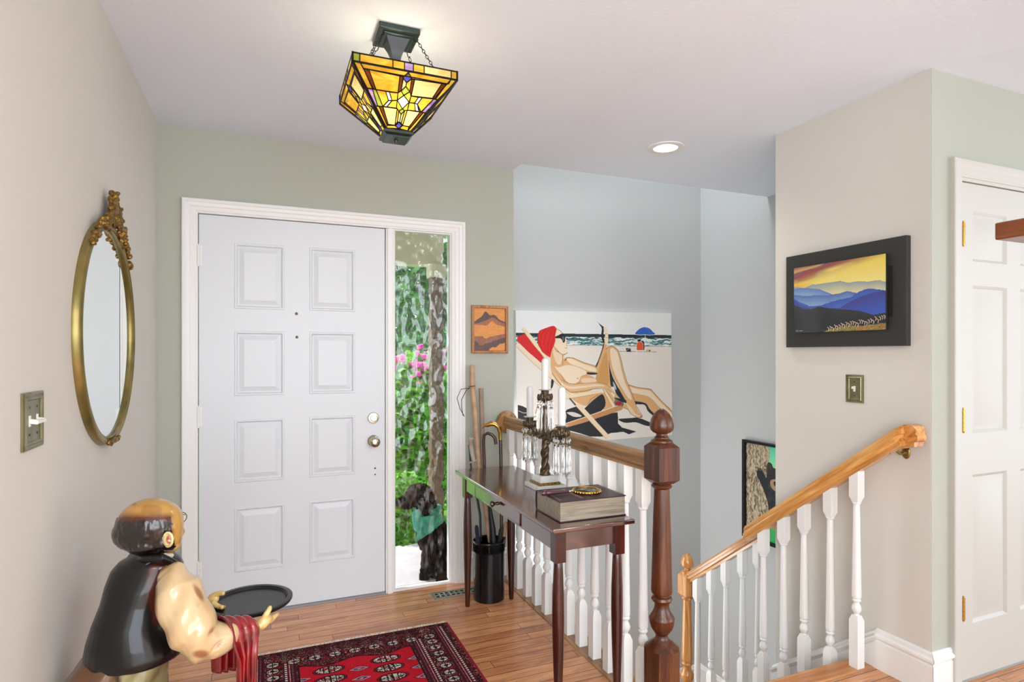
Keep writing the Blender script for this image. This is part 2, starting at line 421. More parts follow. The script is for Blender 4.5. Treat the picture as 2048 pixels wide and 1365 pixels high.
# ------------------------------------------------------------------ the setting
CE = 2.447; DW = 3.32; LW = -.481; PW = 2.40; CW = 1.514; FW = 3.90; BW = 3.29; LZ = -1.365
struct(MB().prism([(-.6, -4), (6.1, -4), (6.1, 1.52), (PW+.01, 1.52), (PW+.01, 1.80), (1.39, 1.80), (1.39, 3.36), (-.6, 3.36)], -.03, 0, 'xy').build('floor', 'floor', sharp=20))
struct(MB().box(1.38, 3.4, 3.34, 4.0, LZ-.05, LZ).box(2.5, 3.4, 2.2, 3.4, LZ-.05, LZ).build('floor_landing', 'tread'))
m = MB().box(-.6, 1.389, -4, 3.46, CE, CE+.12).box(1.389, 6.1, -4, 3.20, CE, CE+.12); struct(m.build('ceiling', 'ceil'))
struct(MB().box(-.6, LW, -4, 3.46, -.03, CE).build('wall_left', 'wall'))
m = MB().box(LW, -.33, DW, 3.46, -.03, CE).box(-.33, 1.03, DW, 3.46, 2.045, CE).box(1.03, 1.389, DW, 3.46, -.03, CE); struct(m.build('wall_front', 'wall_shaded'))
struct(MB().box(PW, PW+.12, CW+.002, 2.28, LZ, CE).build('wall_right', 'wall'))
m = MB().box(PW+.002, 2.565, CW, CW+.12, -.03, CE).box(2.565, 3.33, CW, CW+.12, 2.04, CE).box(3.33, 6.1, CW, CW+.12, -.03, CE); struct(m.build('wall_closet', 'wall_shaded'))
struct(MB().box(2.5, 3.4, CW+.5, CW+.6, -.03, CE).build('wall_closet_back', 'wall'))
struct(MB().box(1.75, 1.87, -1.7, .78, -.03, CE).build('wall_shelf_shade', 'wall'))  # unseen wall carrying the shelf, lengthened to keep light off the closet
struct(MB().box(1.27, 3.42, FW, FW+.1, LZ, 4.08).build('wall_stair_far', 'wall_s'))
struct(MB().box(BW, BW+.12, CW+.1, FW, LZ, 4.08).build('wall_stair_right', 'wall_s'))
m = MB().box(1.27, 1.388, 1.82, FW, LZ, -.031).box(1.27, 1.388, 3.47, FW, -.03, 4.08).box(1.27, 1.388, 3.2, 3.47, CE+.13, 4.08); struct(m.build('wall_stair_left', 'wall_s'))
struct(MB().box(1.388, BW, 3.10, 3.2, CE+.125, 4.08).build('wall_stair_header', 'wall_s'))
struct(MB().box(2.52, BW, 2.1, 2.2, LZ, CE).build('wall_stair_near', 'wall_s'))
struct(MB().box(1.388, PW, 1.70, 1.79, LZ, -.031).build('wall_under_floor', 'wall_s'))
w2 = struct(MB().box(1.3, 3.4, 3.15, 3.28, 4.08, 4.16).box(1.3, 3.4, 3.84, 3.98, 4.08, 4.16).box(1.3, 1.45, 3.28, 3.84, 4.08, 4.16).box(3.25, 3.4, 3.28, 3.84, 4.08, 4.16).build('window_2', 'trim'))
MB().box(1.45, 3.25, 3.28, 3.84, 4.10, 4.11).build('window_pane', mat('clear_glass', 'ffffff', .02, trans=1., ior=1.3), w2)

CAS = [(0, 0), (0, .019), (.004, .022), (.014, .022), (.02, .018), (.034, .016), (.04, .012), (.056, .011), (.062, .007), (.068, .007), (.068, 0)]
# front entry unit: casing, jambs, mullion
m = MB(); m.molding(-.377, 1.078, 0, 2.10, CAS, y=DW); t1 = struct(m.build('trim_1', 'trim', sharp=25))
m = MB().box(-.325, -.307, DW-.004, 3.42, 0, 2.045).box(.619, .665, DW-.006, 3.42, 0, 2.03).box(.628, .655, DW-.016, DW-.006, 0, 2.03).box(1.0, 1.025, DW-.004, 3.42, 0, 2.045).box(-.325, 1.025, DW-.004, 3.42, 2.031, 2.046)
struct(m.build('trim_2', 'trim', bevel=.002))
def panel_leaf(x0, x1, z0, z1, y, th, panels, prof):
    """door leaf with raised-and-fielded panels pressed into the face towards -y"""
    m = MB(); xs = sorted({x0, x1}|{p[0] for p in panels}|{p[1] for p in panels}); zs = sorted({z0, z1}|{p[2] for p in panels}|{p[3] for p in panels})
    for i in range(len(xs)-1):
        for j in range(len(zs)-1):
            cx, cz = (xs[i]+xs[i+1])/2, (zs[j]+zs[j+1])/2
            if any(p[0] < cx < p[1] and p[2] < cz < p[3] for p in panels): continue
            m.add([(xs[i], y, zs[j]), (xs[i+1], y, zs[j]), (xs[i+1], y, zs[j+1]), (xs[i], y, zs[j+1])], [(0, 1, 2, 3)])
    for a, b, c, d in panels:
        vs = []; fs = []
        for ins, h in prof: vs += [(a+ins, y+h, c+ins), (b-ins, y+h, c+ins), (b-ins, y+h, d-ins), (a+ins, y+h, d-ins)]
        for i in range(len(prof)-1):
            for k in range(4): l = (k+1) % 4; fs.append((i*4+k, i*4+l, i*4+4+l, i*4+4+k))
        q = (len(prof)-1)*4; fs.append((q, q+1, q+2, q+3)); m.add(vs, fs)
    m.add([(x0, y, z0), (x1, y, z0), (x1, y, z1), (x0, y, z1), (x0, y+th, z0), (x1, y+th, z0), (x1, y+th, z1), (x0, y+th, z1)],
          [(0, 4, 5, 1), (1, 5, 6, 2), (2, 6, 7, 3), (3, 7, 4, 0), (4, 7, 6, 5)])
    return m
PR = [(0, 0), (.004, -.003), (.010, -.003), (.014, .003), (.017, .008), (.022, .008), (.046, -.001)]
rows = [(.221, .55), (.675, .997), (1.118, 1.449), (1.561, 1.897)]
d1 = struct(panel_leaf(-.303, .615, .012, 2.027, DW+.004, .045, [(a, b, c, d) for a, b in ((-.144, .095), (.217, .4536)) for c, d in rows], PR).build('door_1', 'door', sharp=20))
def bmb(p, y=DW+.004): return MB(Matrix.Translation((p[0], y, p[1])))
m = bmb((.5515, .979)); m.lathe([(.031, 0), (.031, .006), (.027, .012), (.018, .013), (.018, .02), (.016, .022)], axis='y'); m.xf = Matrix.Translation((.5515, DW-.02, .979)) @ Matrix.Rotation(.6, 4, 'Y'); m.box(-.015, .015, -.012, .004, -.004, .004)
lab(m.build('deadbolt', 'chrome', d1), 'round satin nickel deadbolt with thumb turn')
m = bmb((.5515, .852)); m.lathe([(.032, 0), (.032, .005), (.026, .012), (.014, .016), (.013, .034), (.022, .040), (.0285, .052), (.027, .064), (.018, .071), (.008, .072)], axis='y')
k_ = m.build('door_knob', 'chrome', d1); lab(k_, 'round satin nickel door knob')
for p in ((.153, 1.5435, .0075), (.155, 1.42, .0075), (.5615, .70, .005), (.5615, .665, .004)):
    MB(Matrix.Translation((p[0], DW+.004, p[1]))).lathe([(p[2], 0), (p[2], .002), (p[2]*.6, .003)], axis='y', n=12).build('screw_plug', 'bronze', d1)
def hinge(zc, x, y, parent, mt, h=.1):
    m = MB()
    for i in range(5): m.lathe([(.0065, zc-h/2+i*h/5+.0008), (.0065, zc-h/2+(i+1)*h/5-.0008)], (x, y-.006, 0), n=12)
    m.lathe([(.003, zc-h/2-.006), (.005, zc-h/2-.002), (.003, zc+h/2+.006)], (x, y-.006, 0), n=10); m.box(x-.016, x+.016, y-.0005, y+.0015, zc-h/2, zc+h/2)
    m.build('hinge', mt, parent)
for z in (1.82, 1.02, .25): hinge(z, -.305, DW, d1, 'trim')
struct(MB().box(-.303, .615, DW-.012, DW+.05, .0005, .011).build('trim_3', mat('aluminium_threshold', '8f8d92', .35, .7)))
# sidelight: frame + hammered glass
w1 = struct(MB().molding(.665, 1.0, .0, 2.031, [(0, 0), (0, .006), (.006, .006), (.010, 0), (.010, -.02), (0, -.02)], closed=True, y=DW+.012).build('window_1', 'trim'))
k = NT('hammered_glass'); k.b.inputs['Transmission Weight'].default_value = 1; k.b.inputs['Roughness'].default_value = .0; k.b.inputs['IOR'].default_value = 1.45
tc = k.n('ShaderNodeTexCoord').outputs['Object']
mp = k.n('ShaderNodeMapping', {'Vector': tc, 'Scale': (24., 1., 15.)}).outputs[0]
vo = k.n('ShaderNodeTexVoronoi', {'Vector': mp, 'Scale': 1., 'Smoothness': 1.}, feature='SMOOTH_F1').outputs[0]
nz = k.n('ShaderNodeTexNoise', {'Vector': mp, 'Scale': .8, 'Detail': 1.}).outputs[0]
k.link(k.n('ShaderNodeBump', {'Height': k.math('ADD', vo, k.math('MULTIPLY', nz, 1.)), 'Strength': .8, 'Distance': .008}).outputs[0], k.b.inputs['Normal'])
M['hglass'] = k.m
gp = MB().box(.675, .99, DW+.02, DW+.026, .02, 2.02).build('window_pane', 'hglass', w1)
# closet door
CPR = [(0, 0), (.006, .004), (.012, .009), (.018, .009), (.042, .001)]
panels = [(a, b, c, d) for a, b in ((2.664, 2.897), (2.99, 3.223)) for c, d in ((.233, .838), (1.008, 1.611), (1.709, 1.914))]
d2 = struct(panel_leaf(2.587, 3.30, .012, 2.025, CW+.004, .04, panels, CPR).build('door_2', 'cdoor', sharp=20))
for z in (1.814, 1.065, .309): hinge(z, 2.586, CW-.001, d2, 'brassb', .09)
struct(MB().molding(2.511, 3.376, 0, 2.11, CAS, y=CW).build('trim_4', 'cdoor', sharp=25))
struct(MB().box(2.566, 2.584, CW-.004, CW+.08, 0, 2.04).box(3.303, 3.329, CW-.004, CW+.08, 0, 2.04).box(2.566, 3.329, CW-.004, CW+.08, 2.028, 2.046).build('trim_5', 'cdoor'))
# baseboards: profile swept along a path on the wall face
BB = [(0, 0), (.014, 0), (.014, .115), (.010, .120), (.013, .127), (.020, .133), (.020, .142), (.012, .150), (.010, .162), (.004, .168), (0, .168)]
def sweep(m, path, prof, nrm):
    """path of points; prof=(out,up); nrm = outward direction at each path point"""
    vs = [Vector(p)+Vector(nv)*o+Vector((0, 0, u)) for p, nv in zip(path, nrm) for o, u in prof]; n = len(prof); fs = []
    for i in range(len(path)-1):
        for k in range(n): l = (k+1) % n; fs.append((i*n+k, i*n+l, i*n+n+l, i*n+n+k))
    fs.append(list(range(n))[::-1]); fs.append([(len(path)-1)*n+k for k in range(n)]); m.add(vs, fs); return m
def bboard(name, path, nrm, mt='trim'): return struct(sweep(MB(), path, BB, nrm).build(name, mt, sharp=25))
bboard('baseboard_left', [(LW, -4, 0), (LW, DW, 0)], [(1, 0, 0)]*2)
bboard('baseboard_front_left', [(LW, DW, 0), (-.377, DW, 0)], [(0, -1, 0)]*2)
bboard('baseboard_front_right', [(1.078, DW, 0), (1.385, DW, 0)], [(0, -1, 0)]*2)
bboard('baseboard_closet', [(PW-.0, CW, 0), (2.511, CW, 0)], [(-.6, -1, 0), (0, -1, 0)])
bboard('baseboard_closet_right', [(3.376, CW, 0), (6, CW, 0)], [(0, -1, 0)]*2)
SL = .195/.254
def zst(y): return -(y-1.735)*SL if y > 1.735 else 0.
bboard('baseboard_right', [(PW, CW, 0), (PW, 1.735, 0), (PW, 2.28, zst(2.28)), (PW+.12, 2.28, zst(2.28))], [(-1, -1, 0), (-1, 0, 0), (-1, 1, 0), (0, 1, 0)])
struct(MB().prism([(1.80, -.03), (1.80, .0), (1.735, 0.), (1.735, .02), (2.275, zst(2.275)+.02), (2.275, zst(2.275)-.35), (1.80, -.25)], PW-.010, PW, 'yz').build('trim_skirt', 'trim'))
bboard('baseboard_stair_far', [(1.39, FW, LZ), (BW, FW, LZ)], [(0, -1, 0)]*2)
bboard('baseboard_stair_right', [(BW, 2.2, LZ), (BW, FW, LZ)], [(-1, 0, 0)]*2)
# floor edge boards along the stair opening
struct(MB().box(1.292, 1.405, 1.845, DW, -.024, .0035).build('trim_nosing_side', 'oak_r', bevel=.003))
struct(MB().box(1.27, PW, 1.74, 1.835, -.026, .003).build('trim_nosing_front', 'tread', bevel=.008))
# the flight of stairs
st = thing('staircase', 'oak treads and white risers going down from the foyer floor', 'stairs', (1.9, 1.83, LZ))
for k in range(1, 7):
    z = -.195*k; y0 = 1.82+.254*(k-1); MB().box(1.39, PW-.002 if k < 3 else 2.53, y0-.02, y0+.256, z-.03, z).build('tread', 'tread', st, bevel=.006)
for k in range(1, 8):
    z = -.195*(k-1); y0 = 1.80+.254*(k-1)-.0; MB().box(1.39, PW-.002 if k < 4 else 2.53, y0+.002, y0+.018, max(z-.195, LZ), z-.031).build('riser', 'trim', st)

# ------------------------------------------------------------------ railings
def newel(parent, x, y, z, mt, k=1., name='newel_post', foot=0.):
    """turned post: square foot block, vase, tapered shaft, chamfered head block; the acorn finial is its own sub-part"""
    m = MB(Matrix.Translation((x, y, z)))
    m.lathe([(.045*k, foot), (.045*k, .255), (.044*k, .262)], square=True)
    m.lathe([(.062*k, .262), (.050*k, .272), (.036*k, .284), (.026*k, .292), (.022*k, .300), (.022*k, .308), (.030*k, .318), (.040*k, .334), (.045*k, .352), (.0455*k, .362), (.0465*k, .366), (.0455*k, .370), (.042*k, .376), (.034*k, .388), (.028*k, .402), (.026*k, .416), (.028*k, .424), (.035*k, .430), (.038*k, .437), (.035*k, .445), (.029*k, .449), (.029*k, .455), (.0375*k, .460), (.039*k, .47), (.038*k, .50), (.0355*k, .58), (.031*k, .74), (.0275*k, .832), (.027*k, .838), (.034*k, .842), (.038*k, .848), (.034*k, .854), (.028*k, .858), (.028*k, .862)], n=36)
    m.lathe([(.030*k, .858), (.045*k, .872), (.045*k, .990), (.030*k, 1.005)], square=True)
    m.lathe([(.050*k, .260), (.044*k, .266)], n=4, ph=PI/4)
    m.lathe([(.036*k, 1.0), (.040*k, 1.008), (.038*k, 1.014), (.030*k, 1.018), (.026*k, 1.022), (.026*k, 1.026)], n=32)
    p = m.build(name, mt, parent)
    f = MB(Matrix.Translation((x, y, z))); f.lathe([(.020*k, 1.024), (.023*k, 1.028), (.020*k, 1.032), (.020*k, 1.038), (.032*k, 1.043), (.040*k, 1.051), (.0435*k, 1.062), (.043*k, 1.074), (.038*k, 1.092), (.028*k, 1.110), (.015*k, 1.123), (.005*k, 1.129)], n=32)
    f.build('finial', mt, p); return p
def baluster(parent, x, y, zb, zt, base=.0, low=.185, s=.0205, name='baluster'):
    """zb foot, zt top; low = top of the foot block, head block .14 long"""
    m = MB(Matrix.Translation((x, y, 0))); b = zb+low
    m.lathe([(s, zb), (s, b), (s*.62, b+.022)], square=True)
    m.lathe([(s*.72, b+.012), (s*.62, b+.022), (s*.5, b+.026), (s*.55, b+.030), (s*.85, b+.040), (s*.96, b+.050), (s*.82, b+.062), (s*.5, b+.074), (s*.52, b+.078), (s*.8, b+.081), (s*.88, b+.086), (s*.78, b+.091), (s*.62, b+.094), (s*.9, b+.098), (s*.93, b+.12), (s*.86, b+.2),
             (s*.62, zt-.162), (s*.58, zt-.158), (s*.8, zt-.155), (s*.86, zt-.150), (s*.6, zt-.146), (s*.55, zt-.142)], n=18)
    m.lathe([(s*.6, zt-.150), (s*.72, zt-.140), (s, zt-.126), (s, zt)], square=True)
    return m.build(name, 'trim', parent, sharp=30)
RP = [(-.022, 0), (-.022, .014), (-.031, .020), (-.033, .034), (-.026, .040), (-.028, .052), (-.020, .064), (-.006, .069), (.006, .069), (.020, .064), (.028, .052), (.026, .040), (.033, .034), (.031, .020), (.022, .014), (.022, 0)]
def rail(path, side, name, mt, parent, vt=1.):
    """handrail profile swept along path, path = underside points, side = sideways unit vector at each"""
    vs = [Vector(p)+Vector(sd)*x+Vector((0, 0, z*vt)) for p, sd in zip(path, side) for x, z in RP]; n = len(RP); fs = []
    for i in range(len(path)-1):
        for k in range(n): l = (k+1) % n; fs.append((i*n+k, i*n+l, i*n+n+l, i*n+n+k))
    fs.append(list(range(n))[::-1]); fs.append([(len(path)-1)*n+k for k in range(n)])
    return MB().add(vs, fs).build(name, mt, parent, sharp=28)
RX = 1.334
r1 = thing('railing', 'level foyer railing with dark newel and white balusters behind the console table', 'railing', (RX, 2.5, 0))
newel(r1, RX, 1.790, .003, 'oak_d')
rail([(RX, 1.835, .893), (RX, 3.30, .893)], [(1, 0, 0)]*2, 'handrail', 'oak_r', r1)
lab(MB(Matrix.Translation((RX, DW-.022, .925))).lathe([(.066, .0), (.066, .012), (.058, .020), (.03, .0201)], axis='y').build('rosette', 'oak_r', r1), 'round oak rosette where the handrail meets the wall')
for i in range(12): baluster(r1, RX, 1.906+.12*i, .003, .893)
SX, RS = 2.32, -.753
def rz_(y): return 1.069-.092+RS*(y-1.563)
r2 = thing('railing', 'upper sloping golden oak stair rail with white balusters along the beige wall', 'railing', (SX, 1.9, 0))
rail([(SX, 2.388, rz_(2.388)), (SX, 1.60, rz_(1.60)), (SX, 1.555, rz_(1.575)), (2.385, 1.555, rz_(1.575))], [(1, 0, 0), (1, 0, 0), (.75, -.75, 0), (0, -1, 0)], 'handrail', 'oak_ls', r2, 1.25)
for i, (y, k) in enumerate([(1.77, 0), (1.898, 1), (2.037, 1), (2.155, 2), (2.281, 2)]):
    zb = -.195*k+(.003 if k == 0 else 0); baluster(r2, SX, y, zb, rz_(y)+.03, low=.198 if i in (0, 2, 4) else .202)
b = onX(1812, 905, PW-.002); m = MB(); m.ball(b, (.006, .018, .028)); m.tube([b, b+Vector((-.03, .005, -.004)), b+Vector((-.065, .012, .02)), Vector((SX, b.y+.02, rz_(b.y+.02)+.004))], [.009, .007, .006, .008], n=10)
lab(m.build('rail_bracket', 'brass', r2), 'small brass wall bracket under the rail end')
LX = 2.46
r3 = thing('railing', 'lower golden oak stair rail ending at a small acorn-topped newel', 'railing', (LX, 2.8, LZ))
rail([(LX, 3.02, rz_(3.02)+.006), (LX, 2.43, rz_(2.43)+.006)], [(1, 0, 0)]*2, 'handrail', 'oak_ls', r3, 1.15)
newel(r3, LX, 3.04, -1.055, 'oak_lz', .92, foot=.081)
for y, k, lo in ((2.455, 3, .198), (2.57, 3, .198), (2.70, 4, .202), (2.822, 4, .198), (2.945, 5, .202)): baluster(r3, LX, y, -.195*k, rz_(y)+.022, low=lo)

# ------------------------------------------------------------------ ceiling lights
LXc, LYc = .4225, 2.075
lamp = thing('ceiling_lamp', 'square amber stained-glass lamp hanging on chains from the ceiling', 'ceiling light', (LXc, LYc, 2.07))
X = MAT[lamp.name] @ Matrix.Translation((0, 0, -2.07))
m = MB(X).box(-.07, .07, -.07, .07, CE-.020, CE); m.box(-.052, .052, -.052, .052, CE-.026, CE-.018)
cn = m.build('canopy', 'verdi', lamp, bevel=.003)
m = MB(X); m.lathe([(.040, CE-.024), (.036, CE-.034), (.024, CE-.058), (.015, CE-.085), (.012, CE-.108), (.012, CE-.112)], square=True); m.build('canopy_neck', 'dmetal', cn)
m = MB(X).tube([(0, 0, CE-.11), (0, 0, 2.085)], .006); m.build('stem', 'dmetal', lamp)
for sx, sy in ((1, 1), (1, -1), (-1, 1), (-1, -1)):
    m = MB(X); a = Vector((sx*.05, sy*.05, CE-.026)); b = Vector((sx*.125, sy*.125, 2.262)); m.tube([a, a+Vector((sx*.004, sy*.004, -.012)), a+Vector((sx*.010, sy*.010, -.016)), a+Vector((sx*.014, sy*.014, -.008))], .0018, n=6)
    a = a+Vector((sx*.012, sy*.012, -.014)); d = b-a; nl = 13; dn = d.normalized()
    for i in range(nl):
        c = a+d*((i+.5)/nl); h = d.length/nl*.62; s1 = dn.cross(Vector((0, 0, 1))).normalized(); s2 = dn.cross(s1) if i % 2 else s1
        m.tube([c+dn*h*math.cos(q)+s2*h*.55*math.sin(q) for q in [2*PI*j/8 for j in range(8)]], .0013, n=5, closed=True)
    m.build('chain', 'dmetal', lamp)
def tglass(name, c1, c2):
    k = NT(name); tc = k.n('ShaderNodeTexCoord').outputs['Object']
    mp = k.n('ShaderNodeMapping', {'Vector': tc, 'Scale': (9., 9., 30.)}).outputs[0]
    n = k.n('ShaderNodeTexNoise', {'Vector': mp, 'Scale': 1.2, 'Detail': 3., 'Distortion': 1.}).outputs[0]; c = k.ramp(n, [(.36, c1), (.64, c2)])
    t = k.n('ShaderNodeBsdfTranslucent', {0: c}); k.link(c, k.b.inputs['Base Color']); k.b.inputs['Roughness'].default_value = .12
    mx = k.n('ShaderNodeMixShader', {0: .62, 1: k.b.outputs[0], 2: t.outputs[0]}); k.link(mx.outputs[0], k.out.inputs[0]); return k.m
TG = {'A': tglass('amber_glass', 'd09c28', 'f0cc50'), 'P': tglass('pale_amber_glass', 'dcc878', 'f2e6ac'), 'Y': tglass('yellow_glass', 'dcae30', 'f0d050'), 'B': tglass('brown_glass', '5c2c0c', '824418'),
      'G': tglass('green_glass', '8a9c30', 'b0c050'), 'V': tglass('violet_glass', '8a6cb8', 'c0a8d8'), 'U': tglass('blue_glass', '4048b0', '6a68d0'), 'W': tglass('milk_glass', 'f0e8e8', 'ffffff')}
TK = list(TG)
q4 = [(330, 488), (1337, 690), (862, 1190), (632, 1142)]
pcs = [('A', (335, 490), (400, 502), (520, 765), (465, 755)), ('V', (465, 755), (512, 763), (560, 932), (536, 930)), ('G', (512, 763), (545, 772), (607, 938), (560, 932)), ('A', (538, 930), (572, 934), (645, 1118), (632, 1142)),
 ('B', (572, 934), (607, 938), (655, 1108), (645, 1118)), ('A', (400, 502), (1275, 678), (1245, 728), (430, 560)), ('Y', (1275, 678), (1337, 690), (1127, 888), (1090, 878)), ('B', (430, 560), (477, 570), (545, 772), (512, 763)),
 ('A', (477, 570), (765, 638), (745, 808), (545, 772)), ('B', (765, 638), (797, 645), (775, 790), (745, 808)), ('U', (848, 603), (880, 665), (828, 708), (792, 655)), ('P', (797, 662), (828, 708), (820, 745), (775, 790)),
 ('Y', (828, 708), (878, 668), (857, 800), (820, 745)), ('B', (878, 668), (908, 675), (870, 840), (857, 800)), ('P', (908, 675), (1178, 722), (1075, 872), (868, 842)), ('B', (1178, 722), (1222, 730), (1108, 880), (1075, 872)),
 ('G', (820, 745), (857, 800), (800, 835), (775, 790)), ('W', (800, 835), (848, 905), (785, 967), (738, 880)), ('Y', (775, 790), (800, 835), (738, 880), (745, 808)), ('Y', (857, 800), (868, 842), (848, 905), (800, 835)),
 ('A', (545, 772), (632, 790), (657, 880), (607, 938)), ('W', (632, 790), (665, 797), (690, 882), (657, 880)), ('W', (657, 880), (690, 882), (642, 942), (607, 938)), ('A', (665, 797), (745, 808), (738, 882), (690, 882)), ('A', (690, 882), (738, 882), (730, 958), (642, 942)),
 ('A', (868, 842), (940, 857), (900, 915), (850, 908)), ('A', (850, 908), (900, 915), (907, 992), (832, 982)), ('W', (940, 857), (975, 862), (927, 925), (900, 915)), ('W', (900, 915), (927, 925), (945, 1000), (907, 992)), ('Y', (975, 862), (1090, 878), (960, 1005), (927, 925)), ('Y', (927, 925), (962, 1003), (945, 1000), (935, 980)),
 ('V', (1090, 878), (1127, 888), (1000, 1017), (965, 1005)), ('G', (785, 967), (805, 985), (772, 1020), (750, 985)), ('P', (607, 938), (737, 962), (715, 1120), (655, 1108)), ('P', (830, 982), (952, 1003), (845, 1142), (785, 1126)),
 ('A', (737, 962), (752, 985), (738, 1090), (715, 1120)), ('Y', (805, 985), (830, 982), (785, 1126), (772, 1102)), ('P', (752, 985), (772, 1020), (758, 1094), (738, 1090)), ('P', (772, 1020), (805, 985), (774, 1104), (758, 1094)), ('Y', (738, 880), (785, 967), (752, 985), (730, 958)), ('Y', (848, 905), (832, 982), (805, 985), (785, 967)),
 ('U', (750, 1092), (780, 1126), (752, 1154), (718, 1127)), ('Y', (645, 1117), (718, 1122), (752, 1154), (634, 1142)), ('Y', (782, 1128), (845, 1142), (830, 1178), (754, 1154)), ('B', (952, 1003), (985, 1010), (858, 1150), (845, 1142)), ('Y', (985, 1010), (1003, 1017), (862, 1190), (832, 1178))]
def homog(src, dst):
    A = []; B = []
    for (x, y), (X_, Y_) in zip(src, dst): A += [[x, y, 1, 0, 0, 0, -x*X_, -y*X_], [0, 0, 0, x, y, 1, -x*Y_, -y*Y_]]; B += [X_, Y_]
    return np.append(np.linalg.solve(np.array(A, float), np.array(B, float)), 1).reshape(3, 3)
RT, RB, ZT, ZB, Z0 = .170, .0435, 2.246, 2.100, 2.275
Hm = homog(q4, [(-RT, 0), (RT, 0), (RB, 1), (-RB, 1)])
def face_pt(x, y):
    q = Hm @ np.array([x, y, 1.]); q /= q[2]; xx, h = q[0], min(max(q[1], 0), 1); r = RT+(RB-RT)*h; xx = max(-r, min(r, xx)); return Vector((xx, -r, ZT+(ZB-ZT)*h))
gm, lm = MB(), MB(); edges = {}
for p in pcs:
    gm.mi = TK.index(p[0]); pts = [face_pt(*q) for q in p[1:]]; gm.add(pts, [tuple(range(len(pts)))])
    for i in range(len(pts)):
        e = tuple(sorted((tuple(round(c/.003) for c in pts[i]), tuple(round(c/.003) for c in pts[(i+1) % len(pts)]))))
        if e not in edges: edges[e] = 1; lm.beam(pts[i], pts[(i+1) % len(pts)], .0028, .0036, (0, -.66, -.75))
bs = [0, .065, .37, .48, .565, .67, .94, 1]
for i, c in enumerate('GAAVAPA'):
    a, b = -RT+2*RT*bs[i], -RT+2*RT*bs[i+1]; gm.mi = TK.index(c); gm.add([(a, -RT, ZT), (b, -RT, ZT), (b, -RT, Z0), (a, -RT, Z0)], [(0, 1, 2, 3)]); lm.box(b-.0015, b+.0015, -RT-.002, -RT+.002, ZT, Z0)
lm.box(-RT, RT, -RT-.002, -RT+.002, Z0-.003, Z0+.001); lm.box(-RT, RT, -RT-.003, -RT+.002, ZT-.002, ZT+.003)
lm.beam((-RT, -RT, ZT), (-RB, -RB, ZB), .009, .006, (0, -.7, -.7)); lm.box(-RT-.003, -RT+.003, -RT-.003, -RT+.003, ZT-.003, Z0+.001)
gme = gm.mesh('stained_glass_panel', list(TG.values()), inv=Matrix.Translation((0, 0, -2.07))); lme = lm.mesh('lead_came', 'lead', inv=Matrix.Translation((0, 0, -2.07)))
for k in range(4):
    g = bpy.data.objects.new('stained_glass_panel', gme); C.objects.link(g); g.parent = lamp; g.rotation_euler.z = k*PI/2
    l = bpy.data.objects.new('lead_came', lme); C.objects.link(l); l.parent = g
m = MB(X); m.lathe([(.044, 2.104), (.050, 2.096), (.050, 2.088), (.040, 2.082), (.040, 2.078)], square=True); m.lathe([(.006, 2.08), (.007, 2.076), (.005, 2.07), (.003, 2.068)], n=12)
m.build('bottom_cap', 'verdi', lamp)
for sx in (-.06, .06):
    m = MB(X); m.lathe([(.006, 2.225), (.018, 2.205), (.021, 2.187), (.016, 2.170), (.004, 2.162)], (sx, 0, 0), n=16); b_ = m.build('bulb', emis('warm_bulb', 'ffe8b8', 3.5), lamp)
light('lamp_bulb_light', 'POINT', (LXc, LYc, 2.235), (0, 0, 0), 1.7, (1, .88, .68), shadow_soft_size=.05)
DLc = Vector((1.997, 2.646, CE))
dl = thing('recessed_light', 'round white recessed downlight, lit, in the ceiling by the stairwell', 'ceiling light', DLc)
m = MB(MAT[dl.name]); m.lathe([(.098, 0), (.098, -.004), (.090, -.007), (.066, -.004), (.062, 0)], n=48); m.build('trim_ring', 'trim', dl)
MB(MAT[dl.name]).lathe([(.062, -.0045), (.05, -.0065), (.01, -.0072)], n=40).build('lens', 'light', dl)
light('downlight_beam', 'SPOT', DLc+Vector((0, 0, -.03)), (0, 0, 0), 14, (1, .97, .92), spot_size=2.4, spot_blend=.8, shadow_soft_size=.06)

# ------------------------------------------------------------------ console table
tb = thing('console_table', 'narrow mahogany console table with one drawer in front of the railing', 'table', (1.112, 2.47, 0))
TX0, TX1, TY0, TY1, TZ = .940, 1.285, 1.885, 3.06, .71
MB().box(TX0, TX1, TY0, TY1, TZ-.018, TZ).build('tabletop', 'mahog', tb, bevel=.004)
LXs, LYs = (.986, 1.236), (1.935, 2.985)
m = MB(); m.box(.984, 1.238, LYs[0]-.012, LYs[0]+.006, .615, TZ-.018).box(.984, 1.238, LYs[1]-.006, LYs[1]+.012, .615, TZ-.018).box(1.234, 1.250, LYs[0], LYs[1], .615, TZ-.018)
m.box(.970, .986, LYs[0], 2.232, .615, TZ-.018).box(.970, .986, 2.815, LYs[1], .615, TZ-.018).box(.972, .986, 2.225, 2.82, .615, .622)
m.build('apron', 'mahog', tb, bevel=.001)
dr = MB().box(.968, .984, 2.250, 2.805, .624, TZ-.021).build('drawer', 'mahog', tb, bevel=.002)
MB(Matrix.Translation((.968, 2.50, .657)) @ Matrix.Rotation(-PI/2, 4, 'Y')).lathe([(.009, 0), (.0065, .006), (.006, .014), (.011, .020), (.0145, .027), (.012, .034), (.004, .037)], n=20).build('knob', 'mahogz', dr)
for lx in LXs:
    for ly in LYs:
        m = MB(Matrix.Translation((lx, ly, 0))); m.lathe([(.021, .575), (.021, TZ-.018)], square=True)
        m.lathe([(.0115, 0), (.0125, .004), (.016, .12), (.0205, .26), (.0225, .36), (.0215, .45), (.018, .54), (.016, .575), (.015, .577)], n=22); m.build('leg', 'mahogz', tb)

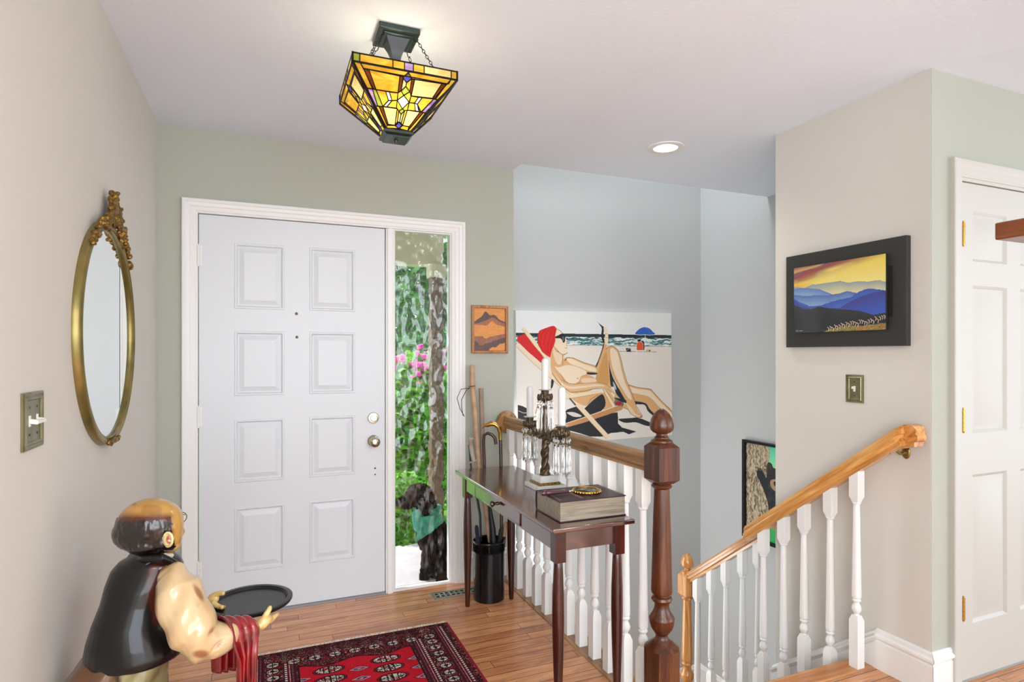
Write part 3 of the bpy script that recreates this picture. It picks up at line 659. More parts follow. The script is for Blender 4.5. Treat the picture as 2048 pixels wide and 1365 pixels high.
# book with magnifying glass
bk = thing('book', 'thick maroon hardcover book with silvery page edges at the near end of the console table', 'book', (1.135, 2.05, TZ))
BX0, BX1, BY0, BY1, BT = .998, 1.284, 1.945, 2.160, .787
m = MB().box(BX0, BX1, BY0, BY1-.004, BT-.0035, BT).box(BX0, BX1, BY0, BY1-.004, TZ+.0005, TZ+.004)
m.prism([(BY1+.009*math.cos(a)-.008, (TZ+BT)/2+.0385*math.sin(a)) for a in [(-PI/2)+PI*i/10 for i in range(11)]]+[(BY1-.010+.006*math.cos(a), (TZ+BT)/2+.035*math.sin(a)) for a in [(PI/2)-PI*i/10 for i in range(11)]], BX0, BX1, 'yz')
m.build('cover', 'cover', bk, bevel=.001)
MB().box(BX0+.004, BX1-.004, BY0+.004, BY1-.010, TZ+.004, BT-.0035).build('pages', 'page', bk)
m = MB()
for x in (1.015, 1.100, 1.108, 1.275): MB().box(x, x+.0018, 1.97, 2.13, BT, BT+.0004).build('gilt_line', 'gilt', bk)
def gl(x0, x1, y0, y1): m.box(x0, x1, y0, y1, BT, BT+.0004)
for i, wd in enumerate((.07, .11, .055, .09)):      # gilt title strokes, foreshortened and unreadable in the photograph
    m = MB(); x = 1.135+i*.026
    for j in range(int(wd/.012)):
        y = 2.105-j*.0125; gl(x, x+.014, y, y+.0016); gl(x, x+.0016, y-.0109, y)
        gl(x+.006, x+.0076, y-.007, y) if (i+j) % 2 else gl(x+.0124, x+.014, y-.007, y)
    m.build('title_lettering', 'gilt', bk)
mg = thing('magnifying_glass', 'brass-rimmed magnifying glass with dark wooden handle lying on the maroon book', 'magnifying glass', (1.15, 2.055, BT))
lc = Vector((1.170, 2.052, BT+.0065)); he = Vector((.968, 2.052, BT+.0125)); hd = (he-lc).normalized()
m = MB(); m.tube([lc+Vector((.052*math.cos(a), .052*math.sin(a), 0)) for a in [2*PI*i/40 for i in range(40)]], .0055, n=10, closed=True)
for i in range(30): a = 2*PI*i/30; m.ball(lc+Vector((.056*math.cos(a), .056*math.sin(a), 0)), .0035, n=8)
m.build('rim', 'brassb', mg)
MB(Matrix.Translation(lc)).lathe([(.002, -.003), (.03, -.0025), (.050, -.0008), (.050, .0008), (.03, .0025), (.002, .003)], n=40).build('lens', mat('lens_glass', 'dceef4', .01, trans=1., ior=1.2), mg)
q = lc+hd*.056; P = lambda s_: q+hd*s_
m = MB(); m.tube([P(0), P(.006), P(.012), P(.018), P(.022)], [.004, .006, .0042, .006, .0045], n=14); m.build('ferrule', 'chrome', mg)
m = MB(); m.tube([P(.022), P(.04), P(.08), P(.115), P(.120), P(.124), P(.130), P(.137), P(.141)], [.005, .0062, .0085, .0105, .0085, .0105, .0112, .0095, .006], n=16); m.build('handle', mat('dark_purple_wood', '4a2430', .25, coat=.5), mg)

# ------------------------------------------------------------------ candelabra
KX, KY = 1.205, 2.50
cb = thing('candelabra', 'bronze three-arm candelabra hung with crystal prisms on the console table', 'candelabra', (KX, KY, TZ))
X = Matrix.Translation((KX, KY, 0))
MB(X).box(-.072, .072, -.072, .072, TZ, TZ+.020).build('marble_base', 'marble', cb, bevel=.002)
MB(X).box(-.055, .055, -.055, .055, TZ+.020, TZ+.030).build('base_plate', 'gold', cb, bevel=.002)
MB(X).lathe([(.046, TZ+.030), (.044, TZ+.048), (.036, TZ+.058)], square=True).build('plinth', 'marble', cb, bevel=.001)
m = MB(X); rr = random.Random(3)
for k in range(46):       # twisted foliage-and-figure column
    f = k/45; z = TZ+.060+f*.185; a = f*9; r0 = .017*(1-.35*f)+.004*math.sin(f*14)
    for j in (0, 2.1, 4.2): m.ball((r0*.75*math.cos(a+j), r0*.75*math.sin(a+j), z), (.0095, .0095, .012), n=8)
m.lathe([(.012, TZ+.055), (.010, TZ+.25)], n=10); m.lathe([(.026, TZ+.056), (.024, TZ+.068), (.015, TZ+.08)], n=16)
m.ball((.004, -.004, TZ+.235), (.012, .012, .018), n=10); m.tube([(.0, -.012, TZ+.19), (.014, -.022, TZ+.21), (.006, -.012, TZ+.245)], .005, n=6)
fuse('figure_column', m, .0022, 1, 'bronze', cb, noise=lambda c: .0012*(vnoise(c, 260.)-.5))
m = MB(X); m.lathe([(.010, .945), (.020, .958), (.012, .970), (.009, 1.0), (.012, 1.03), (.008, 1.06), (.011, 1.09)], n=18)
for s_ in (-1, 1):
    m.tube([(0, s_*y, z) for y, z in ((.005, .962), (.04, .944), (.09, .936), (.135, .950), (.165, .975), (.17, .992))], [.007, .0075, .006, .006, .006, .008], n=10)
    m.tube([(0, s_*y, z) for y, z in ((.05, .942), (.06, .975), (.085, .985), (.095, .965), (.08, .955))], .0045, n=8)
    for t_ in range(10): y = .03+.013*t_; m.ball((rr.uniform(-.008, .008), s_*y, .938+rr.uniform(-.004, .02)), (.006, .009, .007), n=8)
fuse('branches', m, .002, 1, 'bronze', cb)
def cup(dy, zt):
    m = MB(X @ Matrix.Translation((0, dy, 0)))
    m.lathe([(.008, zt-.060), (.012, zt-.050), (.010, zt-.040), (.018, zt-.032), (.017, zt-.016), (.019, zt-.004), (.018, zt)], n=20)
    for i in range(18):
        a = 2*PI*i/18; m.ball((.031*math.cos(a), .031*math.sin(a), zt-.034+.005*(i % 2)), (.007, .007, .010+.003*(i % 3)), n=8)
        m.ball((.026*math.cos(a+.17), .026*math.sin(a+.17), zt-.042), (.006, .006, .007), n=8)
    m.lathe([(.010, zt-.048), (.031, zt-.040), (.031, zt-.034), (.010, zt-.030)], n=24)
    p = fuse('candle_cup', m, .002, 0, 'bronze', cb)
    MB(X @ Matrix.Translation((0, dy, 0))).lathe([(.017, zt), (.030, zt+.001), (.031, zt+.0035), (.017, zt+.003)], n=30).build('drip_pan', mat('frosted_pan_glass', 'e8ecea', .15, trans=.6), p)
pr = MB(); pr.lathe([(.0005, -.135), (.0058, -.122), (.0072, -.105), (.0042, -.045), (.0052, -.040), (.0008, -.034)], n=8); pr.lathe([(.0005, -.030), (.0065, -.022), (.0065, -.016), (.0005, -.008)], n=8); pr.tube([(0, 0, -.034), (0, 0, 0)], .0006, n=5)
pme = pr.mesh('crystal_prism', 'glass', sharp=15)
for dy, zt, n_ in ((0, 1.162, 9), (.17, 1.020, 9), (-.17, 1.015, 9)):
    cup(dy, zt)
    for i in range(n_):
        a = 2*PI*i/n_+.2; o = bpy.data.objects.new('crystal_prism', pme); C.objects.link(o); o.parent = cb
        o.location = (.034*math.cos(a), dy+.034*math.sin(a), zt-.038-TZ); o.rotation_euler.z = rr.random()*3; o.scale.z = 1.32 if dy else 1.15
for dy, zt, h, wh in ((0, 1.162, .146, 'tallest white candle, in the raised middle cup of the candelabra'), (.17, 1.020, .150, 'white candle on the far left arm of the candelabra'), (-.17, 1.015, .168, 'white candle on the near right arm of the candelabra')):
    cn = thing('candle', wh, 'candle', (KX, KY+dy, zt+.0035), 0, 'candles in the candelabra'); Y_ = MAT[cn.name]
    MB(Y_).lathe([(.0158, 0), (.0165, .004), (.0165, h-.014), (.012, h-.004), (.004, h)], n=24).build('wax', 'wax', cn)
    MB(Y_).tube([(0, 0, h-.002), (.001, 0, h+.008), (.003, 0, h+.016)], .001, n=6).build('wick', 'fringe', cn)

# ------------------------------------------------------------------ umbrella bin and what stands in it
UX, UY = 1.128, 3.045
bn = thing('umbrella_stand', 'round black metal umbrella stand with pierced rim under the console table', 'umbrella stand', (UX, UY, 0))
m = MB(MAT[bn.name]); R_ = .085
m.lathe([(R_-.003, 0), (R_, .002), (R_, .262), (R_-.002, .263), (R_-.002, .006), (.001, .005)], n=48)
m.lathe([(R_, .305), (R_+.003, .312), (R_, .319), (R_-.003, .312), (R_, .305)], n=48)
for i in range(64):
    a = 2*PI*i/64; b = 2*PI*(i+1)/64; pa = lambda q, z: (R_*math.cos(q), R_*math.sin(q), z)
    m.tube([pa(a, .262), pa(b, .285), pa(a, .308)], .0014, n=4); m.tube([pa(b, .262), pa(a, .285), pa(b, .308)], .0014, n=4)
m.build('bin', 'black', bn)
bark1 = mat('peeled_wood', 'c6a888', .5, noise='a88462', bump=.25, bscale=14); bark2 = mat('weathered_wood', '8c7a6c', .6, noise='a3897a', bump=.4, bscale=22)
def S(pts, r, name, mt, label, cat, n=12, grp='walking sticks and umbrellas in the stand'):
    t = thing(name, label, cat, (pts[0][0], pts[0][1], pts[0][2]), 0, grp); MB().tube(pts, r, n=n).build('shaft', mt, t); return t
B0 = lambda dx, dy: Vector((UX+dx, UY+dy, .012))
pts = [B0(.01, -.01)]+[at(u, v, t) for u, v, t in ((981, 1085, 3.24), (972, 1022, 3.29), (957, 933, 3.335), (949, 816, 3.40), (945, 775, 3.41), (944, 731, 3.42))]
ts = S(pts, [.012, .0135, .014, .0145, .0155, .0165, .015], 'walking_stick', bark1, 'tall pale peeled-wood walking stick with a leather loop, tallest in the umbrella stand', 'walking stick')
c0 = at(944, 776, 3.405); m = MB()
m.tube([c0+Vector((.018*math.cos(a), .018*math.sin(a), .002*a)) for a in [2*PI*i/16 for i in range(17)]], .002, n=6)
m.tube([c0+Vector((-.016, -.01, 0)), at(922, 779, 3.36), at(914, 797, 3.35), at(920, 818, 3.36), at(929, 834, 3.36)], .002, n=6); m.tube([c0+Vector((-.016, -.01, 0)), at(932, 782, 3.35), at(923, 800, 3.34), at(923, 815, 3.35), at(926, 832, 3.36)], .002, n=6)
lab(m.build('wrist_loop', 'cord', ts), 'dark leather wrist loop')
pts = [B0(.015, .02)]+[at(u, v, t) for u, v, t in ((984, 1085, 3.28), (975, 1010, 3.32), (965, 933, 3.37), (964, 850, 3.40), (962, 777, 3.42))]
S(pts, [.011, .012, .0125, .0135, .014, .0135], 'walking_stick', bark2, 'grey-brown rough wooden walking stick, second tallest in the umbrella stand', 'walking stick')
dk = mat('dark_cane_wood', '3c1d14', .3, coat=.4)
pts = [B0(.05, .0)]+[at(u, v, t) for u, v, t in ((1003, 1060, 3.24), (1002, 933, 3.315), (1001, 878, 3.33))]
cn1 = S(pts, .0095, 'cane', dk, 'dark wooden cane with a curved brass beak handle in the umbrella stand', 'cane')
lab(MB().tube([at(1001, 880, 3.33), at(1000, 865, 3.33), at(997, 855, 3.32), at(990, 849, 3.32), at(982, 848, 3.32), at(975, 851, 3.32), at(968, 852, 3.32), at(964, 857, 3.32)], [.0105, .011, .012, .013, .014, .012, .007, .003], n=14).build('handle', 'brassb', cn1), 'curved brass handle shaped like a bird beak')
pts = [B0(.03, -.03)]+[at(u, v, t) for u, v, t in ((985, 1060, 3.21), (969, 933, 3.295), (967, 885, 3.30), (968, 871, 3.30), (975, 867, 3.30), (984, 870, 3.30), (990, 877, 3.30), (992, 889, 3.30))]
t_ = thing('umbrella', 'black umbrella with a dark crook handle in the umbrella stand', 'umbrella', pts[0], 0, 'walking sticks and umbrellas in the stand')
MB().tube(pts[2:], .009, n=12).build('crook_handle', dk, t_); MB().tube([pts[0], pts[0].lerp(pts[1], .6), pts[1], pts[1].lerp(pts[2], .35), pts[2]], [.008, .02, .018, .010, .007], n=9).build('canopy', 'blackm', t_)
hn = mat('pale_horn', 'bdb0a0', .35, noise='8f8072', bscale=20)
t_ = thing('machete', 'horn-handled blade in a black sheath leaning in the umbrella stand', 'machete', B0(-.02, -.02), 0, 'walking sticks and umbrellas in the stand')
MB().tube([B0(-.03, .02), at(960, 1030, 3.27), at(943, 935, 3.31), at(938, 890, 3.33)], [.012, .016, .018, .012], n=10, flat=.35).build('sheath', 'blackm', t_)
m = MB(); m.tube([at(942, 878, 3.26), at(941, 884, 3.26), at(943, 900, 3.26), at(946, 915, 3.255), at(947, 924, 3.25)], [.017, .011, .0125, .0115, .010], n=14); m.tube([at(939, 926, 3.25), at(946, 924, 3.25), at(953, 921, 3.25)], .005, n=8); m.tube([at(938, 877, 3.26), at(947, 879, 3.26)], .006, n=8); m.build('handle', hn, t_)
m = MB()
for u in (944, 948, 951): m.tube([at(u, 926, 3.25), at(u+3, 960, 3.24)], .0022, n=6)
m.build('blade', 'chrome', t_)
for (u0, v0, u1, v1, t, mt, lb) in ((953, 1052, 957, 1100, 3.19, mat('navy_fabric', '1a1c34', .7), 'folded navy umbrella poking out at the left of the umbrella stand'), (1003, 1056, 994, 1104, 3.20, mat('dark_green_fabric', '1f2a26', .5), 'dark green handled folding umbrella poking out of the umbrella stand'), (1012, 1045, 1004, 1100, 3.24, bark1, 'short tan wooden umbrella handle at the right of the umbrella stand')):
    a, b = at(u0, v0, t), at(u1, v1, t+.03); dn_ = (b-a).normalized(); e = b+dn_*((b.z-.02)/-dn_.z); e = Vector((max(UX-.05, min(UX+.05, e.x)), max(UY-.05, min(UY+.05, e.y)), .02))
    t_ = thing('umbrella', lb, 'umbrella', e, 0, 'walking sticks and umbrellas in the stand')
    MB().tube([a, a+(b-a)*.1, a+(b-a)*.5], [.007, .011, .010], n=12).build('grip', mt, t_); MB().tube([a+(b-a)*.5, b, b.lerp(e, .5), e], [.011, .017, .018, .008], n=9).build('canopy', mt if mt is not bark1 else 'blackm', t_)
# floor register
vt = thing('floor_vent', 'decorative pewter floor register between the sidelight and the console table', 'vent', (.99, 3.17, 0))
m = MB(MAT[vt.name]); m.box(-.146, -.130, -.048, .048, 0, .006).box(.130, .146, -.048, .048, 0, .006).box(-.13, .13, -.048, -.036, 0, .006).box(-.13, .13, .036, .048, 0, .006)
for i in range(9):
    for s_ in (-1, 1): m.tube([(-.117+i*.029+.013*math.cos(a), s_*.017+.016*math.sin(a), .0035) for a in [2*PI*j/14 for j in range(14)]], .003, n=6, closed=True)
    m.ball((-.103+i*.029, 0, .0035), (.004, .006, .0025), n=8) if i < 8 else None
m.build('grille', mat('antique_pewter', '9a9688', .35, .7), vt, bevel=None); MB(MAT[vt.name]).box(-.135, .135, -.04, .04, .0004, .001).build('duct', 'blackm', vt)

# ------------------------------------------------------------------ wall things
def plate(loc, rz, wd, ht, n, label, extra=None):
    t = thing('light_switch', label, 'light switch', loc, rz)
    m = MB(MAT[t.name]).molding(-wd/2, wd/2, -ht/2, ht/2, [(0, 0), (0, .005), (.004, .007), (.009, .005), (.012, .0075), (.016, .0075), (.019, .004), (.019, 0)], closed=True); m.box(-wd/2+.017, wd/2-.017, -.0045, 0, -ht/2+.017, ht/2-.017)
    m.build('cover_plate', 'plate', t)
    for i in range(n):
        x = (i-(n-1)/2)*.046
        m = MB(MAT[t.name] @ Matrix.Translation((x, 0, 0))); m.box(-.005, .005, -.006, -.004, -.012, .012); m.beam((0, -.004, .0), (0, -.018, .006 if not extra else -.002), .008, .010); m.build('toggle', 'white', t)
        for z in (-.03, .03): MB(MAT[t.name] @ Matrix.Translation((x, -.0045, z))).lathe([(.003, 0), (.0028, .0012), (.001, .0015)], axis='y', n=10).build('screw', 'bronze', t)
    return t
tsw = plate((LW, 1.632, 1.183), PI/2, .125, .126, 2, 'double brass light switch on the left wall beside the oval mirror', 1)
MB(MAT[tsw.name]).box(-.026, .026, -.021, -.017, -.006, .001).build('toggle_clip', 'white', tsw)
plate((PW, 1.838, 1.178), -PI/2, .084, .123, 1, 'single brass light switch under the mountain photograph')
# oval mirror
mz = thing('oval_mirror', 'oval wall mirror in an antique gold frame with carved crest on the left wall', 'mirror', (LW, 2.294, 1.396), PI/2)
X = MAT[mz.name]; EA, EB = .367, .359
fp = [(0, 0), (0, .016), (.005, .021), (.011, .023), (.015, .019), (.021, .018), (.027, .020), (.031, .017), (.033, .010), (.033, 0)]
m = MB(X); N = 96
vs = []; fs = []
for d, h in fp:
    for k in range(N): a = 2*PI*k/N; vs.append(((EA-d*1.15)*math.cos(a), -h, (EB-d*.85)*math.sin(a)))
for i in range(len(fp)):
    j = (i+1) % len(fp)
    for k in range(N): l = (k+1) % N; fs.append((i*N+k, i*N+l, j*N+l, j*N+k))
m.add(vs, fs); fr = m.build('frame', 'gframe', mz, sharp=50)
m = MB(X); m.add([((EA-.037)*math.cos(2*PI*k/N), y, (EB-.027)*math.sin(2*PI*k/N)) for y in (-.010, -.007) for k in range(N)], [tuple(range(N)), tuple(range(N, 2*N))[::-1]]+[(k, (k+1) % N, (k+1) % N+N, k+N) for k in range(N)]); m.build('mirror_glass', 'mirror', mz)
m = MB(X); rr = random.Random(5)
def leaf(x, z, r, a, n=5):
    for i in range(n): q = a+(i-(n-1)/2)*.45; m.ball((x+r*.8*math.cos(q), -.022-.012*rr.random(), z+r*.8*math.sin(q)), (r*.30, .009, r*.30), n=8)
    m.ball((x, -.026, z), (r*.55, .014, r*.55), n=8)
for i in range(30):
    a = PI/2+(i-14.5)/14.5*.80; e = 1-abs(i-14.5)/15.
    for j in range(2+int(3*e)): m.ball(((EA-.002)*math.cos(a)+rr.uniform(-.012, .012), -.022-rr.random()*.012*(.4+e), (EB+.002)*math.sin(a)+rr.uniform(-.008, .014)+.006*j*e), (rr.uniform(.007, .013), .010, rr.uniform(.007, .013)), n=8)
for x, z, r, a in ((-.005, EB+.050, .040, PI/2), (.040, EB+.030, .036, .5), (-.034, EB+.020, .026, PI-.4), (.055, EB+.005, .024, .1), (-.06, EB-.002, .022, PI), (.10, EB-.02, .022, -.2), (-.10, EB-.025, .02, PI+.2), (-.008, EB+.070, .028, PI/2), (.05, EB+.042, .02, .9)): leaf(x, z+.004, r*1.18, a, 6)
m.lathe([(.02, 0), (.012, .05)], (0, -.024, EB), n=10); fuse('crest', m, .0026, 3, 'gold', mz, noise=lambda c: .007*(vnoise(c, 120.)-.5))
m = MB(X)
for i in range(15):
    a = -PI/2+(i-7)*.028; m.ball(((EA-.012)*math.cos(a), -.024-rr.random()*.006, (EB-.010)*math.sin(a)+rr.uniform(-.005, .006)), (rr.uniform(.006, .010), .007, rr.uniform(.007, .012)), n=8)
fuse('bottom_ornament', m, .003, 1, 'gold', mz)

# shelf corner near the camera at the right
sh = thing('wall_shelf', 'dark wooden shelf board jutting into the right edge above the closet door', 'shelf', (1.58, .40, 1.57))
MB().box(1.416, 1.749, .15, .765, 1.570, 1.606).build('board', wood('shelf_wood', '4e240c', '6c3814', '86501f', .35, 'y', 1., .3), sh, bevel=.003)
for y in (.25, .6): MB().prism([(1.749, 1.569), (1.56, 1.569), (1.56, 1.555), (1.749, 1.42)], y-.01, y+.01, 'xz').build('shelf_bracket', 'oak_d', sh)

# ------------------------------------------------------------------ butler statue
hip = at(235, 1365, 1.5)
bt = thing('butler_statue', 'glossy painted butler statue with bald head and black vest by the left wall', 'statue', (hip.x, hip.y, 0))
def pxr(px, t): return px*t/F
RIG = Vector((CT, -ST, 0)); FWD = Vector((ST, CT, 0)); UPV = Vector((0, 0, 1))
VIEW = Matrix((RIG, FWD, UPV)).transposed()      # columns: sideways, away, up
def blob(m, u, v, t, rx, rz, ry=None, tilt=0., n=20):
    m.ball(at(u, v, t), (pxr(rx, t), pxr(ry or rx, t), pxr(rz, t)), n=n, R=VIEW @ Matrix.Rotation(tilt, 3, 'Y'))
def rows_(m, lst, n=30, ry=.8):
    """stack of elliptical cross-sections: (u, v, t, half width px[, half depth px])"""
    vs = []
    for r in lst:
        c = at(r[0], r[1], r[2]); a = pxr(r[3], r[2]); b = pxr(r[4], r[2]) if len(r) > 4 else a*ry
        for k in range(n): q = 2*PI*k/n; vs.append(c+RIG*a*math.cos(q)+FWD*b*math.sin(q))
    fs = [(i*n+k, i*n+(k+1) % n, (i+1)*n+(k+1) % n, (i+1)*n+k) for i in range(len(lst)-1) for k in range(n)]
    fs.append(list(range(n))[::-1]); fs.append([(len(lst)-1)*n+k for k in range(n)]); m.add(vs, fs)
def sty(c):          # statue colour helpers work in the reference directions: x sideways, y away, z up
    return c @ np.array([[CT, ST, 0], [-ST, CT, 0], [0, 0, 1]])
def uv(c):
    q = sty(c); return 1024+F*q[:, 0]/q[:, 1], HOR+F*(EYE-q[:, 2])/q[:, 1]
def mixc(a, b, f): return a*(1-f[:, None])+b*f[:, None]
def const(c, n): return np.tile(npl(c), (n, 1))
# body: head, neck, hands and the hidden arms in one surface
m = MB()
blob(m, 301, 1044, 1.53, 60, 46, 54); blob(m, 318, 1052, 1.53, 44, 46, 46); blob(m, 330, 1074, 1.53, 31, 30, 34); blob(m, 340, 1090, 1.535, 20, 15, 22)
blob(m, 351, 1066, 1.545, 12, 18, 14); blob(m, 362, 1064, 1.565, 7, 9, 9); blob(m, 355, 1079, 1.56, 9, 5, 10); blob(m, 350, 1046, 1.55, 13, 10, 18)
rows_(m, [(322, 1085, 1.53, 26), (320, 1110, 1.53, 24), (314, 1135, 1.53, 30)])
m.tube([at(330, 1140, 1.47), at(354, 1172, 1.44), at(392, 1280, 1.41), at(440, 1275, 1.46), at(498, 1263, 1.545), at(514, 1259, 1.565)], [.015, .02, .025, .018, .013, .0125], n=12)
m.tube([at(300, 1140, 1.58), at(345, 1160, 1.66), at(372, 1230, 1.70), at(405, 1212, 1.70), at(418, 1206, 1.69)], [.02, .03, .025, .015, .013], n=12)
# near hand: palm, four fingers under the rim, thumb over it
blob(m, 524, 1248, 1.58, 16, 12, 12, -.75); blob(m, 533, 1240, 1.59, 12, 11, 11, -.6)
m.tube([at(526, 1240, 1.578), at(533, 1229, 1.578), at(538, 1221, 1.585), at(541, 1214, 1.595)], [.0085, .0082, .0075, .006], n=10)
for i, (u, v, t) in enumerate(((552, 1231, 1.61), (548, 1233, 1.625), (541, 1235, 1.635), (533, 1236, 1.64))):
    k0 = at(530+i*-3, 1246, 1.585+.012*i); m.tube([k0, k0.lerp(at(u, v+2, t), .55)+Vector((0, 0, -.003)), at(u, v, t), at(u+5-2*i, v-3, t+.012)], [.0085, .0078, .007, .005], n=10)
# far hand
blob(m, 424, 1201, 1.69, 15, 9, 12, -.3)
m.tube([at(420, 1196, 1.69), at(432, 1189, 1.69), at(442, 1187, 1.69), at(449, 1188, 1.685)], [.0085, .008, .0075, .006], n=10)
for i in range(4): m.tube([at(424, 1206, 1.68-.01*i), at(438, 1215, 1.675-.01*i), at(452-2*i, 1216, 1.67-.012*i)], [.0085, .0075, .006], n=8)
m.ball(at(336, 1080, 1.487), (pxr(11, 1.5), .008, pxr(16, 1.5)), R=VIEW, n=14)
def cskin(c):
    u, v = uv(c); n = len(c); col = mixc(const('bb8a3c', n), const('d8ac68', n), sstep(1075, 1110, v)*.8+.2*vnoise(c, 30.))
    col = mixc(col, const('e3c07c', n), sstep(395, 420, u))
    col = mixc(col, const('6b2f16', n), sstep(.62, .8, vnoise(c, 40., 3))*.35)
    col = mixc(col, const('55210f', n), sstep(1020, 1037, v)*sstep(352, 338, u)*.85)
    d = np.hypot((u-338)/6, (v-1080)/9); e = np.hypot((u-336)/13, (v-1081)/18)
    near = (sty(c)[:, 1] < 1.497)
    col = mixc(col, const('d8c88e', n), (sstep(1.15, .95, e))*near); col = mixc(col, const('a8482a', n), sstep(1.15, .8, d)*near); return col
fuse('body', m, .0032, 3, 'skin_r', bt, cskin)
m = MB(); m.tube([at(336+9*math.cos(a), 1080+14*math.sin(a), 1.481) for a in [-2.6+4.6*i/12 for i in range(13)]], .0034, n=8); m.ball(at(338, 1082, 1.481), .004, n=8)
ea = fuse('ear', m, .0018, 1, 'skin_r', bt, lambda c: mixc(const('dccb92', len(c)), const('b0643c', len(c)), sstep(1083, 1095, uv(c)[1])*.5))
# hair: band round the back and the sides, with combed locks
m = MB()
blob(m, 301, 1046, 1.53, 63, 49, 57); blob(m, 318, 1053, 1.53, 47, 49, 49); blob(m, 290, 1062, 1.532, 57, 40, 57); blob(m, 302, 1080, 1.53, 46, 28, 50); blob(m, 312, 1092, 1.53, 36, 15, 40); blob(m, 331, 1078, 1.525, 30, 26, 36)
def chair(c):
    u, v = uv(c); n = len(c); col = mixc(const('0b0706', n), const('2c1e16', n), sstep(.5, .8, vnoise(c*np.array([1, 1, .35]), 420.)))
    f = sstep(1048, 1036, v+6*(vnoise(c, 60.)-.5)); return mixc(col, const('5e2414', n), f)
hm = fuse('hair', m, .0032, 3, 'skin_r', bt, chair, noise=lambda c: .0022*(vnoise(c*np.array([1, 1, .3]), 300.)-.5)*sstep(1036, 1046, uv(c)[1]), keep=lambda c: (uv(c)[1] > 1034)&(uv(c)[0] < 344+np.maximum(0, uv(c)[1]-1060)*.25)&(np.hypot((uv(c)[0]-337)/9, (uv(c)[1]-1080)/13) > 1))
# spectacles
m = MB(); e0 = at(363, 1036, 1.585); m.tube([e0+RIG*.0085*math.cos(a)+FWD*.010*math.cos(a)+UPV*.0135*math.sin(a) for a in [2*PI*i/24 for i in range(24)]], .0011, n=6, closed=True)
e1 = at(352, 1034, 1.66); m.tube([e1+RIG*.0085*math.cos(a)+FWD*.010*math.cos(a)+UPV*.0135*math.sin(a) for a in [2*PI*i/24 for i in range(24)]], .0011, n=6, closed=True)
m.tube([at(366, 1040, 1.578), at(355, 1044, 1.54), at(344, 1050, 1.50)], .0011, n=6); m.tube([at(370, 1030, 1.60), at(368, 1030, 1.64), at(362, 1030, 1.655)], .0011, n=6)
m.build('spectacles', 'bronze', bt)
# vest
m = MB()
rows_(m, [(306, 1107, 1.53, 34, 34), (300, 1120, 1.53, 56, 48), (296, 1136, 1.53, 66, 56), (286, 1165, 1.52, 66, 62), (275, 1200, 1.51, 64, 62), (266, 1240, 1.50, 70, 70), (266, 1275, 1.50, 81, 76), (267, 1300, 1.50, 87, 78), (270, 1314, 1.50, 82, 74), (271, 1318, 1.50, 72, 66)])
blob(m, 350, 1292, 1.53, 16, 26, 40, .3); blob(m, 322, 1200, 1.55, 36, 70, 50)
m.tube([at(262, 1112, 1.53), at(290, 1118, 1.475), at(325, 1117, 1.475), at(346, 1126, 1.50), at(362, 1134, 1.53)], [.008, .010, .011, .010, .006], n=10)
def cvest(c):
    u, v = uv(c); n = len(c); d = sty(c)[:, 1]
    ed = 304-12*np.sin(np.clip((v-1120)/110, 0, 1)*PI); f = sstep(-3, 4, u-ed)*sstep(1262, 1235, v)*sstep(1122, 1134, v)*(d < 1.50)
    col = mixc(const('070707', n), const('100f10', n), vnoise(c, 25.)); return mixc(col, const('4a1c10', n), f)
fuse('vest', m, .0036, 4, 'vest_r', bt, cvest)
# shirt sleeves
m = MB()
m.tube([at(345, 1160, 1.455), at(356, 1185, 1.435), at(371, 1228, 1.42), at(390, 1268, 1.415), at(402, 1284, 1.42)], [pxr(q, 1.43) for q in (34, 43, 47, 44, 38)], n=18)
m.tube([at(394, 1282, 1.42), at(424, 1281, 1.44), at(455, 1272, 1.475), at(486, 1264, 1.52), at(499, 1262, 1.54), at(508, 1261, 1.553)], [pxr(q, 1.45) for q in (42, 37, 28, 21, 23, 17)], n=18)
blob(m, 347, 1158, 1.455, 32, 30, 30); blob(m, 405, 1284, 1.42, 40, 38, 36)
def cshirt(c):
    u, v = uv(c); n = len(c); col = mixc(const('c09a6a', n), const('dcc298', n), vnoise(c, 22.))
    k = np.maximum.reduce([sstep(1.3, .5, np.hypot((u-398-(v-1188)*.5)/7, (v-1186)/18)), sstep(1.3, .5, np.hypot((u-402)/17, (v-1309)/9)), sstep(1.2, .4, np.hypot((u-437-(1292-v)*.8)/4, (v-1292)/11)), sstep(1.2, .4, np.hypot((u-424-(1262-v)*.7)/4, (v-1262)/9))])
    col = mixc(col, const('8a4a22', n), k*.85); f = sstep(318, 306, u)*sstep(1130, 1150, v); return mixc(col, const('5e2a16', n), np.clip(f, 0, 1))
def nshirt(c):
    u, v = uv(c); return -.006*sstep(1.4, .3, np.hypot((u-437-(1292-v)*.8)/5, (v-1292)/14))-.005*sstep(1.3, .2, np.hypot((u-424-(1262-v)*.7)/5, (v-1262)/11))+.003*np.sin(u*.11+v*.05)
fuse('shirt_sleeve', m, .0036, 4, 'skin_r', bt, cshirt, noise=nshirt)
m = MB(); m.tube([at(325, 1160, 1.62), at(352, 1185, 1.66), at(368, 1228, 1.69), at(392, 1222, 1.70), at(412, 1211, 1.695)], [.035, .042, .036, .026, .019], n=14)
fuse('shirt_sleeve', m, .0036, 4, 'skin_r', bt, cshirt)
MB().tube([at(330, 1111, 1.50), at(340, 1113, 1.525), at(345, 1114, 1.55), at(342, 1114, 1.575)], [.005, .008, .008, .005], n=10).build('collar', mat('cream_resin', 'e6dcc4', .3, coat=.6), bt)
